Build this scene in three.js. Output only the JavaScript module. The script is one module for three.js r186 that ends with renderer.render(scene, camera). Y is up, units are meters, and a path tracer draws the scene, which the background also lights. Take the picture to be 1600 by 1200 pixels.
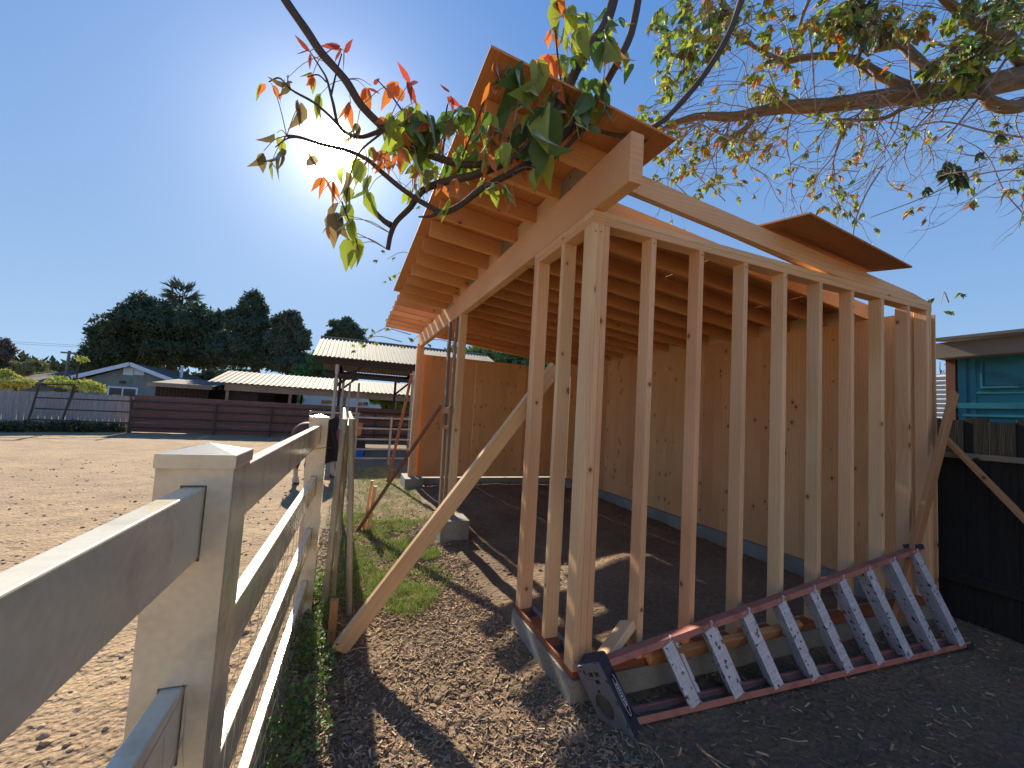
import * as THREE from 'three';
import { mergeGeometries, mergeVertices } from 'three/addons/utils/BufferGeometryUtils.js';
import { MarchingCubes } from 'three/addons/objects/MarchingCubes.js';
import { ImprovedNoise } from 'three/addons/math/ImprovedNoise.js';

// ---------------------------------------------------------------- camera, sky, sun, exposure
const scene = new THREE.Scene();
const F = 638.026;                                     // focal length in pixels of the 1600 x 1200 photograph
const camera = new THREE.PerspectiveCamera(2 * Math.atan(600 / F) * 180 / Math.PI, 4 / 3, 0.05, 600);
camera.rotation.set(0.0686, -0.3768, 0.0593, 'YXZ');
camera.position.set(-1.1567, 1.3327, 1.8654);
camera.updateMatrixWorld(true);
const renderer = new THREE.WebGLRenderer({ antialias: true });
renderer.toneMapping = THREE.LinearToneMapping;
renderer.toneMappingExposure = 2.05;
renderer.shadowMap.enabled = true;
const SUN = new THREE.Vector3(-0.0694, 0.4967, -0.8652).normalize();
{
  const W = 2048, H = 1024, d = new Float32Array(W * H * 4);
  for (let j = 0; j < H; j++) for (let i = 0; i < W; i++) {
    const el = ((j + 0.5) / H - 0.5) * Math.PI, az = ((i + 0.5) / W - 0.5) * 2 * Math.PI;
    const y = Math.sin(el), c = Math.cos(el), dot = Math.min(1, c * Math.cos(az) * SUN.x + y * SUN.y + c * Math.sin(az) * SUN.z);
    const th = Math.acos(dot) * 180 / Math.PI, t = Math.pow(Math.max(0, y), 0.47);
    const hz = [0.46, 0.66, 0.84], zn = [0.026, 0.170, 0.54];
    const g = 0.17 * Math.exp(-th / 14) + 0.62 * Math.exp(-th / 4.2) + 90 * Math.exp(-Math.pow(th / 1.5, 2));   // forward scatter round the sun
    const k = (j * W + i) * 4;
    for (let q = 0; q < 3; q++) d[k + q] = (hz[q] + (zn[q] - hz[q]) * t) * 0.56 + g * [1.0, 0.98, 0.94][q];
    d[k + 3] = 1;
  }
  const sky = new THREE.DataTexture(d, W, H, THREE.RGBAFormat, THREE.FloatType);
  sky.mapping = THREE.EquirectangularReflectionMapping; sky.magFilter = THREE.LinearFilter; sky.needsUpdate = true;
  scene.background = sky; scene.environment = sky;
}
const sun = new THREE.DirectionalLight(new THREE.Color(1.0, 0.88, 0.69), 5.0);
sun.position.copy(SUN).multiplyScalar(60); sun.castShadow = true; sun.shadow.radius = 1;
Object.assign(sun.shadow.camera, { left: -30, right: 30, top: 30, bottom: -30, near: 1, far: 160 });
scene.add(sun, sun.target);

// ---------------------------------------------------------------- small tools
let seed = 7;
const rnd = () => { seed = (seed + 0x6D2B79F5) | 0; let t = Math.imul(seed ^ (seed >>> 15), 1 | seed); t = (t + Math.imul(t ^ (t >>> 7), 61 | t)) ^ t; return ((t ^ (t >>> 14)) >>> 0) / 4294967296; };
const rr = (a, b) => a + (b - a) * rnd(), pick = (a) => a[Math.floor(rnd() * a.length)];
const V = (x, y, z) => new THREE.Vector3(x, y, z);
const pn = new ImprovedNoise();
const N = (x, y, z = 0.37) => pn.noise(x, y, z);
const fbm = (x, y, o = 4, z = 0.37) => { let s = 0, a = 1, f = 1, n = 0; for (let i = 0; i < o; i++) { s += a * pn.noise(x * f, y * f, z + i * 7.1); n += a; a *= 0.5; f *= 2.03; } return s / n; };
const sm = (a, b, x) => { const t = Math.min(1, Math.max(0, (x - a) / (b - a))); return t * t * (3 - 2 * t); };
// where the sight line through a point of the photograph meets a plane of the place
const sight = (u, v) => V((u - 800) / F, -(v - 600) / F, -1).transformDirection(camera.matrixWorld).multiplyScalar(Math.hypot((u - 800) / F, (v - 600) / F, 1));
const at = (u, v, depth) => camera.position.clone().addScaledVector(sight(u, v), depth);
const onX = (u, v, x) => { const d = sight(u, v); return camera.position.clone().addScaledVector(d, (x - camera.position.x) / d.x); };
const onY = (u, v, y) => { const d = sight(u, v); return camera.position.clone().addScaledVector(d, (y - camera.position.y) / d.y); };
const onZ = (u, v, z) => { const d = sight(u, v); return camera.position.clone().addScaledVector(d, (z - camera.position.z) / d.z); };

const taken = new Map();
const numbered = (n) => { const k = taken.get(n) ?? 0; taken.set(n, k + 1); return k ? n + '_' + String(k).padStart(3, '0') : n; };
function part(name, geo, mat, parent) { const m = new THREE.Mesh(geo, mat); m.name = name; m.castShadow = m.receiveShadow = true; parent.add(m); return m; }
function thing(name, label, category, pos = [0, 0, 0], group) {
  const o = new THREE.Group(); o.name = numbered(name); o.position.set(...pos); o.userData = { label, category }; if (group) o.userData.group = group; scene.add(o); return o;
}
function single(name, geo, mat, label, category, group) {
  const m = part(numbered(name), geo, mat, scene); m.userData = { label, category }; if (group) m.userData.group = group; return m;
}
function struct(name, geo, mat) { const m = part(numbered(name), geo, mat, scene); m.userData = { kind: 'structure', label: STRUCT[name], category: name.split('_').pop() }; return m; }
const STRUCT = { ground: 'sandy arena, mulched yard and bare soil ground all round the shed' };
function stuff(name, geo, mat, n, label, category, parent = scene) {
  const m = new THREE.InstancedMesh(geo, mat, n); m.name = parent === scene ? numbered(name) : name; m.castShadow = m.receiveShadow = true;
  m.userData = parent === scene ? { kind: 'stuff', label, category } : { kind: 'stuff' }; parent.add(m); return m;
}

// ---------------------------------------------------------------- geometry helpers
function bufGeo(pos, uv, idx, col) {
  const g = new THREE.BufferGeometry(); g.setAttribute('position', new THREE.Float32BufferAttribute(pos, 3));
  if (uv) g.setAttribute('uv', new THREE.Float32BufferAttribute(uv, 2)); if (col) g.setAttribute('color', new THREE.Float32BufferAttribute(col, 3));
  if (idx) g.setIndex(idx); return g;
}
// a board along local x: chamfered long edges, uv in metres along the grain with its own offset
function lumber(len, w, h, ch = 0.003) {
  const a = w / 2, b = h / 2, c = Math.min(ch, a * 0.3, b * 0.3);
  const ring = [[-a + c, -b], [a - c, -b], [a, -b + c], [a, b - c], [a - c, b], [-a + c, b], [-a, b - c], [-a, -b + c]];
  const pos = [], uv = [], idx = [], u0 = rr(0, 9), v0 = rr(0, 9);
  let per = 0;
  for (let i = 0; i < 8; i++) {
    const p = ring[i], q = ring[(i + 1) % 8], l = Math.hypot(q[0] - p[0], q[1] - p[1]), k = pos.length / 3;
    pos.push(-len / 2, p[1], p[0], len / 2, p[1], p[0], len / 2, q[1], q[0], -len / 2, q[1], q[0]);
    uv.push(u0, v0 + per, u0 + len, v0 + per, u0 + len, v0 + per + l, u0, v0 + per + l); per += l;
    idx.push(k, k + 2, k + 1, k, k + 3, k + 2);
  }
  for (const s of [-1, 1]) {
    const k = pos.length / 3;
    for (const p of ring) { pos.push(s * len / 2, p[1], p[0]); uv.push(u0 + p[0] * 0.15 + 3.3, v0 + p[1]); }
    for (let i = 1; i < 7; i++) s > 0 ? idx.push(k, k + i, k + i + 1) : idx.push(k, k + i + 1, k + i);
  }
  const g = bufGeo(pos, uv, idx); g.computeVertexNormals(); return g;
}
// axis-aligned board between two corners; grain runs along the longest side (or along 'ax')
function board(x0, y0, z0, x1, y1, z1, ch, ax) {
  const dx = x1 - x0, dy = y1 - y0, dz = z1 - z0, m = ax ?? (dx >= dy && dx >= dz ? 'x' : dy >= dz ? 'y' : 'z');
  let g;
  if (m === 'x') g = lumber(dx, dz, dy, ch);
  else if (m === 'y') g = lumber(dy, dz, dx, ch).rotateZ(Math.PI / 2);
  else g = lumber(dz, dx, dy, ch).rotateY(Math.PI / 2);
  return g.translate((x0 + x1) / 2, (y0 + y1) / 2, (z0 + z1) / 2);
}
// a board from point a to point b; 'up' picks which way its height points
function strut(a, b, w, h, up = V(0, 1, 0), ch) {
  const d = b.clone().sub(a), L = d.length(); d.normalize();
  const z = d.clone().cross(up).normalize(), y = z.clone().cross(d).normalize();
  const m = new THREE.Matrix4().makeBasis(d, y, z).setPosition(a.clone().add(b).multiplyScalar(0.5));
  return lumber(L, w, h, ch).applyMatrix4(m);
}
// a tapered tube through points; radii one per point
function limb(pts, rad, seg = 6, sub = 4, wob = 0) {
  const c = new THREE.CatmullRomCurve3(pts, false, 'centripetal'), n = Math.max(2, (pts.length - 1) * sub), pos = [], uv = [], idx = [];
  let nrm = V(0, 0, 0), prev = null, len = 0, lp = null;
  for (let i = 0; i <= n; i++) {
    const t = i / n, p = c.getPoint(t), T = c.getTangent(t), s = t * (pts.length - 1), k = Math.min(pts.length - 2, Math.floor(s)), r = rad[k] + (rad[k + 1] - rad[k]) * (s - k);
    if (!prev) { nrm = Math.abs(T.y) < 0.9 ? V(0, 1, 0) : V(1, 0, 0); }
    nrm.addScaledVector(T, -nrm.dot(T)).normalize(); const b = T.clone().cross(nrm); prev = T;
    if (lp) len += lp.distanceTo(p); lp = p;
    for (let j = 0; j <= seg; j++) {
      const a = j / seg * Math.PI * 2, rj = r * (1 + wob * N(p.x * 9 + Math.cos(a) * 2, p.y * 9 + Math.sin(a) * 2, p.z * 9));
      const q = p.clone().addScaledVector(nrm, Math.cos(a) * rj).addScaledVector(b, Math.sin(a) * rj);
      pos.push(q.x, q.y, q.z); uv.push(len, j / seg * 0.3);
    }
  }
  for (let i = 0; i < n; i++) for (let j = 0; j < seg; j++) { const a = i * (seg + 1) + j, b = a + seg + 1; idx.push(a, a + 1, b, b, a + 1, b + 1); }
  const e = pos.length / 3;                                             // end caps
  for (const [ring, p, flip] of [[0, pts[0], 1], [n * (seg + 1), pts[pts.length - 1], 0]]) {
    const k = pos.length / 3; pos.push(p.x, p.y, p.z); uv.push(0, 0);
    for (let j = 0; j < seg; j++) flip ? idx.push(k, ring + j + 1, ring + j) : idx.push(k, ring + j, ring + j + 1);
  }
  const g = bufGeo(pos, uv, idx); g.computeVertexNormals(); return g;
}
const pipe = (a, b, r, seg = 10) => limb([a, a.clone().lerp(b, 0.5), b], [r, r, r], seg, 1);
// place a geometry by a matrix; a mirrored placement gets its faces turned back
function placed(g, m) { if (m.determinant() < 0) { if (g.index) { const i = g.index.array; for (let k = 0; k < i.length; k += 3) { const t = i[k]; i[k] = i[k + 1]; i[k + 1] = t; } } else for (const at of Object.values(g.attributes)) for (let k = 0; k < at.count; k += 3) for (let q = 0; q < at.itemSize; q++) { const t = at.array[k * at.itemSize + q]; at.array[k * at.itemSize + q] = at.array[(k + 1) * at.itemSize + q]; at.array[(k + 1) * at.itemSize + q] = t; } } g.applyMatrix4(m); g.computeVertexNormals(); return g; }
// smooth rounded box for plastic profiles
function softBox(x0, y0, z0, x1, y1, z1, r = 0.006) {
  const w = x1 - x0, h = y1 - y0, s = new THREE.Shape(), a = w / 2 - r, b = h / 2 - r;
  s.absarc(a, b, r, 0, Math.PI / 2); s.absarc(-a, b, r, Math.PI / 2, Math.PI); s.absarc(-a, -b, r, Math.PI, Math.PI * 1.5); s.absarc(a, -b, r, Math.PI * 1.5, Math.PI * 2);
  return new THREE.ExtrudeGeometry(s, { depth: z1 - z0, bevelEnabled: false, curveSegments: 4 }).translate((x0 + x1) / 2, (y0 + y1) / 2, z0);
}
// corrugated sheet: ribs run from a (low edge) to the high edge; 'w' along local x, 'l' along local z
function corrugated(w, l, pitch, amp, th = 0.004) {
  const s = new THREE.Shape(), top = [], n = Math.round(w / pitch);
  for (let i = 0; i < n; i++) for (const [f, y] of [[0, 0], [0.5, 0], [0.6, 1], [0.9, 1]]) top.push([(i + f) * pitch, y * amp]);
  top.push([n * pitch, 0]);
  s.moveTo(...top[0]); for (const p of top.slice(1)) s.lineTo(...p);
  for (const p of top.reverse()) s.lineTo(p[0], p[1] - th);
  return new THREE.ExtrudeGeometry(s, { depth: l, bevelEnabled: false });
}

// ---------------------------------------------------------------- textures
function tex(w, h, f, wx = 1, wy = 1, srgb = true, wrap = THREE.MirroredRepeatWrapping) {
  const d = new Uint8Array(w * h * 4), o = [0, 0, 0];
  for (let j = 0; j < h; j++) for (let i = 0; i < w; i++) { f((i + 0.5) / w * wx, (j + 0.5) / h * wy, o); const k = (j * w + i) * 4; d[k] = Math.max(0, Math.min(255, o[0] * 255)); d[k + 1] = Math.max(0, Math.min(255, o[1] * 255)); d[k + 2] = Math.max(0, Math.min(255, o[2] * 255)); d[k + 3] = 255; }
  const t = new THREE.DataTexture(d, w, h); t.wrapS = t.wrapT = wrap; t.magFilter = THREE.LinearFilter; if (srgb) t.colorSpace = THREE.SRGBColorSpace; t.repeat.set(1 / wx, 1 / wy); t.needsUpdate = true; return t;
}
const mix3 = (o, a, b, t) => { for (let q = 0; q < 3; q++) o[q] = a[q] + (b[q] - a[q]) * t; };
const hex = (h) => [(h >> 16 & 255) / 255, (h >> 8 & 255) / 255, (h & 255) / 255];
function woodTex(s, light, dark, knotC, knots, band = 0.026, W = 2.0, H = 0.5, w = 1024, h = 256) {
  const kn = []; for (let i = 0; i < knots; i++) kn.push([rr(0.05, W - 0.05), rr(0.02, H - 0.02), rr(0.006, 0.017)]);
  const L = hex(light), D = hex(dark), K = hex(knotC), c = [0, 0, 0];
  return tex(w, h, (u, v, o) => {
    let vv = v + 0.06 * N(u * 0.8 + s, v * 4.5, s) + 0.004 * N(u * 7, v * 12, s); let core = 0, halo = 0;
    for (const k of kn) { const dx = (u - k[0]) / 3.2, dy = v - k[1], d = Math.hypot(dx * 2.2, dy) / k[2]; if (d < 7) { vv += Math.sign(dy || 1) * k[2] * 0.9 * Math.exp(-d * d / 7); const e = Math.hypot((u - k[0]) * 0.75, dy) / k[2]; core = Math.max(core, 1 - sm(0.65, 1.0, e + 0.15 * N(u * 160, v * 160, s))); halo = Math.max(halo, Math.exp(-e * e / 2.4)); } }
    const ph = (vv / band + 1.3 * N(u * 0.5, vv * 6, s + 3)) % 1, g = Math.pow(ph < 0 ? ph + 1 : ph, 2.2);
    const fib = N(u * 14, v * 420, s + 9) * 0.5 + N(u * 40, v * 900, s + 5) * 0.35, pat = N(u * 1.7, v * 5, s + 21);
    mix3(c, L, D, Math.min(1, Math.max(0, 0.20 + 0.27 * g * (0.6 + 0.8 * Math.abs(N(u * 0.6, v * 2, s + 40))) + 0.20 * fib + 0.30 * pat)));
    mix3(o, c, K, Math.min(0.92, core * 0.9 + halo * 0.28));
  }, W, H);
}
const T_fir = [woodTex(1.3, 0xe6be92, 0xb88457, 0x7a4c2c, 4), woodTex(4.7, 0xe6bc90, 0xba8054, 0x734630, 3), woodTex(8.1, 0xe8c89c, 0xbd9060, 0x7a5532, 5)];
const T_old = woodTex(15.2, 0x9a8a76, 0x5e5348, 0x332a22, 4, 0.012);
const T_ply = [0, 1, 2].map((i) => { const veins = [0.11, 0.27, 0.39, 0.58, 0.71, 0.93, 1.09]; const kn = []; for (let k = 0; k < 26; k++) kn.push([rr(0, 2.4), rr(0, 1.2), rr(0.004, 0.013)]);
  const c = [0, 0, 0], a = hex([0xe4b684, 0xdeac7a, 0xe6bc88][i]), b = hex([0xb27c4a, 0xac7246, 0xba8852][i]), K = hex(0x4c2412);
  return tex(1024, 512, (u, v, o) => {
    let st = 0; while (st < 7 && v > veins[st]) st++;
    const s = i * 31 + st * 5.3; let core = 0, halo = 0, vv = v + 0.05 * N(u * 1.6 + s, v * 4, s) + 0.012 * N(u * 9, v * 9, s);
    for (const k of kn) { const e = Math.hypot((u - k[0]) * 0.7, v - k[1]) / k[2]; if (e < 6) { vv += (v > k[1] ? 1 : -1) * k[2] * Math.exp(-e * e / 5); core = Math.max(core, 1 - sm(0.5, 1, e)); halo = Math.max(halo, Math.exp(-e * e / 4)); } }
    const ph = vv / 0.026 + 2 * N(u * 0.7, vv * 5, s + 2), g = 0.5 + 0.5 * Math.sin(ph * 6.283), fib = N(u * 10, v * 300, s) * 0.6 + N(u * 30, v * 700, s) * 0.4;
    mix3(c, a, b, Math.min(1, Math.max(0, 0.28 + 0.2 * g * g + 0.16 * fib + 0.16 * N(u * 2, v * 3, s) + 0.13 * Math.sin(s * 3.7)))); mix3(o, c, K, Math.min(0.9, core * 0.85 + halo * 0.22));
  }, 2.4, 1.2); });
const T_conc = tex(512, 512, (u, v, o) => { const n = fbm(u * 3, v * 3, 5), f = N(u * 90, v * 90) * 0.06 + (N(u * 45, v * 45, 4) > 0.52 ? -0.14 : 0), k = 0.84 + 0.13 * n + f, st = sm(0.05, 0.4, fbm(u * 2 + 7, v * 1.1, 4)) * 0.10; o[0] = k - st * 0.5; o[1] = k * 0.985 - st * 0.7; o[2] = k * 0.93 - st; }, 1.6, 1.6);
const T_soil = tex(1024, 1024, (u, v, o) => { const n = fbm(u * 2.2, v * 2.2, 5), f = fbm(u * 26, v * 26, 3, 5.1), g = N(u * 120, v * 120, 2), b = N(u * 60 + 9, v * 60, 8); const k = 0.86 + 0.13 * n + 0.17 * f + 0.10 * g - (b > 0.45 ? 0.2 : 0) + (b < -0.5 ? 0.12 : 0); o[0] = k; o[1] = k * (0.985 + 0.02 * n); o[2] = k * (0.965 + 0.05 * f); }, 3.1, 3.1);
const T_soilH = tex(1024, 1024, (u, v, o) => { const k = 0.5 + 0.32 * fbm(u * 5, v * 5, 5, 2.2) + 0.22 * fbm(u * 30, v * 30, 3, 6); o[0] = o[1] = o[2] = k; }, 3.1, 3.1, false);
const T_bark = tex(512, 256, (u, v, o) => { const n = fbm(u * 5, v * 40, 4), k = 0.46 + 0.2 * n + 0.1 * N(u * 60, v * 200, 3); o[0] = k * 1.04; o[1] = k * 0.96; o[2] = k * 0.88; }, 1.0, 0.3);
const T_blot = tex(512, 512, (u, v, o) => { const s = fbm(u * 34, v * 34, 4, 3.3), d = sm(0.24, 0.34, s), w = sm(0.25, 0.36, fbm(u * 22 + 5, v * 22, 3, 9)); const k = 0.86 + 0.08 * N(u * 3, v * 90, 2); mix3(o, [k, k, k * 1.02], [0.16, 0.15, 0.17], d * 0.85); mix3(o, [...o], [0.97, 0.97, 0.95], w * 0.8 * (1 - d)); }, 1, 1);
const T_dust = tex(512, 512, (u, v, o) => { const s = sm(-0.1, 0.45, fbm(u * 5, v * 9, 5, 1.7)), f = N(u * 70, v * 70, 3) * 0.04; mix3(o, [0.97 + f, 0.96 + f, 0.93 + f], [0.70, 0.65, 0.56], s * (0.45 + 0.4 * Math.max(0, N(u * 40, v * 40, 6)))); }, 0.8, 0.8);
const T_grey = tex(512, 256, (u, v, o) => { const n = fbm(u * 3, v * 30, 4, 4.4), k = 0.82 + 0.20 * n + 0.1 * N(u * 8, v * 160, 2); o[0] = k; o[1] = k * 0.98; o[2] = k * 0.95; }, 1.6, 0.5);

// ---------------------------------------------------------------- materials
const std = (c, r = 0.8, o = {}) => new THREE.MeshStandardMaterial({ color: new THREE.Color().setRGB(...c), roughness: r, ...o });
const wood = (t, c = [1, 1, 1]) => std(c, 0.72, { map: t, bumpMap: t, bumpScale: 0.0012 });
const M = {
  fir: [wood(T_fir[0], [1, 0.97, 0.94]), wood(T_fir[1], [1, 0.98, 0.96]), wood(T_fir[2], [1, 0.97, 0.94]), wood(T_fir[0], [0.90, 0.88, 0.86]), wood(T_fir[1], [1, 0.93, 0.89]), wood(T_fir[2], [0.86, 0.85, 0.83])],
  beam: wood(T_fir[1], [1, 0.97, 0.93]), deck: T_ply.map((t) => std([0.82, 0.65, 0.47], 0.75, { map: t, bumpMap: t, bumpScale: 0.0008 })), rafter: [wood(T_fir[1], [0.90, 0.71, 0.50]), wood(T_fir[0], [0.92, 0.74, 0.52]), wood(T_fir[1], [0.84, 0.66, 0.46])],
  treated: wood(T_fir[1], [0.42, 0.20, 0.13]), ply: T_ply.map((t) => std([1, 1, 1], 0.75, { map: t, bumpMap: t, bumpScale: 0.0008 })), osb: std([0.66, 0.54, 0.40], 0.78, { map: T_ply[1], bumpMap: T_ply[1], bumpScale: 0.0008 }),
  old: wood(T_old), oldRed: wood(T_old, [0.75, 0.38, 0.32]), oldTan: wood(T_fir[0], [0.62, 0.52, 0.42]), black: std([0.034, 0.031, 0.028], 0.95, { map: T_grey, bumpMap: T_grey, bumpScale: 0.0018 }),
  greyBoard: wood(T_old, [1.0, 0.95, 0.9]), conc: std([0.40, 0.41, 0.42], 0.9, { map: T_conc, bumpMap: T_conc, bumpScale: 0.003 }),
  vinyl: new THREE.MeshPhysicalMaterial({ color: new THREE.Color(0.72, 0.655, 0.51), roughness: 0.2, map: T_dust, clearcoat: 0.4, clearcoatRoughness: 0.15 }),
  galv: std([0.58, 0.57, 0.52], 0.5, { metalness: 0.25, map: T_conc }), darkPipe: std([0.10, 0.095, 0.085], 0.6, { metalness: 0.3, map: T_conc }),
  metalRoof: std([0.30, 0.285, 0.255], 0.8, { metalness: 0.0, map: T_conc }), metalUnder: std([0.40, 0.37, 0.31], 0.6, { map: T_conc }),
  fibre: std([0.46, 0.185, 0.15], 0.55, { map: T_dust }), alu: std([0.80, 0.81, 0.82], 0.4, { metalness: 0.12, map: T_blot }), cap: std([0.035, 0.037, 0.045], 0.55), capGrey: std([0.20, 0.205, 0.22], 0.6, { map: T_blot }), padGrey: std([0.12, 0.12, 0.125], 0.7, { map: T_conc }),
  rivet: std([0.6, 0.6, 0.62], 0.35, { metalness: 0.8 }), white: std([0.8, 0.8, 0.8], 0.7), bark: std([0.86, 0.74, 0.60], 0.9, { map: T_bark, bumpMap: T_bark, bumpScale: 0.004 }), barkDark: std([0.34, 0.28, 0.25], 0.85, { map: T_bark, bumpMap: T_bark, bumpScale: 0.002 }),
  twig: std([0.26, 0.21, 0.20], 0.85), stem: std([0.30, 0.20, 0.12], 0.75), redMetal: std([0.30, 0.15, 0.125], 0.75, { map: T_grey }), glass: std([0.02, 0.025, 0.03], 0.06),
  stucco: std([0.33, 0.38, 0.38], 0.9, { map: T_conc }), shingle: std([0.14, 0.135, 0.13], 0.9, { map: T_conc }), whitePaint: std([0.50, 0.51, 0.52], 0.7, { map: T_grey }), trim: std([0.72, 0.76, 0.80], 0.6),
  brown: std([0.06, 0.038, 0.027], 0.85, { map: T_grey }), blue: std([0.035, 0.25, 0.36], 0.32, { map: T_dust }), siding: std([0.74, 0.75, 0.76], 0.5), wire: std([0.5, 0.5, 0.5], 0.45, { metalness: 0.7 }), blueTub: std([0.02, 0.16, 0.55], 0.4),
  cloth: std([0.045, 0.043, 0.055], 0.95), orange: std([0.75, 0.22, 0.03], 0.5), rust: std([0.16, 0.06, 0.04], 0.8),
};
const leafMat = (c, tr = 0.52) => new THREE.MeshPhysicalMaterial({ color: new THREE.Color().setRGB(...c), roughness: 0.85, transmission: tr, thickness: 0, side: THREE.DoubleSide });
const leafVC = () => new THREE.MeshPhysicalMaterial({ vertexColors: true, roughness: 0.85, transmission: 0.48, thickness: 0, side: THREE.DoubleSide });
const LEAFC = { g: [0.10, 0.20, 0.035], y: [0.34, 0.42, 0.05], o: [0.62, 0.20, 0.035], r: [0.42, 0.075, 0.045], w: [0.22, 0.17, 0.06] };
const LM = Object.fromEntries(Object.entries(LEAFC).map(([k, c]) => [k, [leafMat(c), leafMat(c.map((x) => x * 0.78)), leafMat([c[0] * 1.15, c[1] * 1.05, c[2]])]]));

// ---------------------------------------------------------------- ground
const W = 3.363, D = 6.02, T = 2.391, TT = 2.467, BT = 2.72;             // shed width and depth, stud top, plate top, beam top
const fenceX = (z) => -1.4225 + 0.0306 * (0.83 - z);
function groundY(x, z) {
  const dx = Math.max(-x, x - W, 0), dz = Math.max(z, -D - z, 0), d = Math.hypot(dx, dz);
  let y = -0.2 + 0.085 * Math.exp(-d / 0.45), inside = d === 0;
  const near = Math.hypot(x + 0.9, z) < 14;
  if (inside) y += 0.012 + 0.05 * fbm(x * 1.3 + 3, z * 1.3, 3) - 0.05 * sm(0.5, 0, W - x);
  const arena = sm(fenceX(z) + 0.05, fenceX(z) - 0.25, x);
  if (near) y += (0.020 * fbm(x * 2.1, z * 2.1, 3) + 0.012 * fbm(x * 11, z * 11, 3, 4.4)) * (1 - arena) + arena * (0.018 * fbm(x * 3.2 + 9, z * 5, 4, 8.8) + 0.022 * Math.max(0, N(x * 7, z * 11, 1.3)));
  else y += arena * 0.022 * fbm(x * 2.5 + 9, z * 3.5, 2, 8.8);
  return y;
}
{
  const n = 560, k = 6.65, A = 0.66, cx = -0.75, cz = -0.2, c1 = [];
  for (let i = 0; i <= n; i++) c1.push(A * Math.sinh(k * (2 * i / n - 1)));
  const pos = [], uv = [], idx = [], col = [];
  const sand = [0.40, 0.285, 0.170], mulch = [0.25, 0.17, 0.10], far = [0.30, 0.24, 0.17], grassy = [0.22, 0.19, 0.08], damp = [0.16, 0.105, 0.062];
  for (let j = 0; j <= n; j++) for (let i = 0; i <= n; i++) {
    const x = cx + c1[i], z = cz + c1[j]; pos.push(x, groundY(x, z), z); uv.push(x, z);
    const wob = 0.12 * fbm(x * 2, z * 2, 3, 5), a = sm(fenceX(z) + 0.1, fenceX(z) - 0.25, x + wob), g = Math.max(0, sm(-0.12, 0.3, fbm(x * 1.1 + 4, z * 1.1, 3, 9.9))) * sm(-0.6, -1.6, z) * sm(0.2, -0.3, x) * (1 - a);
    const out = sm(40, 80, Math.hypot(x, z)), wet = 1 + 0.22 * fbm(x * 0.9, z * 0.9, 4, 12.1), q = [0, 0, 0];
    mix3(q, mulch, damp, sm(0.02, 0.22, fbm(x * 0.8 + 2, z * 0.8, 5, 14.4)) * 0.6); mix3(q, [...q], sand, a); mix3(q, [...q], grassy, g * 0.6); mix3(q, [...q], far, out); col.push(q[0] * wet, q[1] * wet, q[2] * wet);
  }
  for (let j = 0; j < n; j++) for (let i = 0; i < n; i++) { const a = j * (n + 1) + i, b = a + n + 1; idx.push(a, b, a + 1, b, b + 1, a + 1); }
  const g = bufGeo(pos, uv, idx, col); g.computeVertexNormals();
  struct('ground', g, new THREE.MeshStandardMaterial({ vertexColors: true, map: T_soil, bumpMap: T_soilH, bumpScale: 0.05, roughness: 1 }));
}
const dummy = new THREE.Object3D(), tint = new THREE.Color();
function scatter(mesh, n, place) { let i = 0, guard = 0; while (i < n && guard++ < n * 40) { if (place(dummy, tint) === false) continue; dummy.updateMatrix(); mesh.setMatrixAt(i, dummy.matrix); mesh.setColorAt(i, tint); i++; } mesh.count = i; return mesh; }
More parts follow.
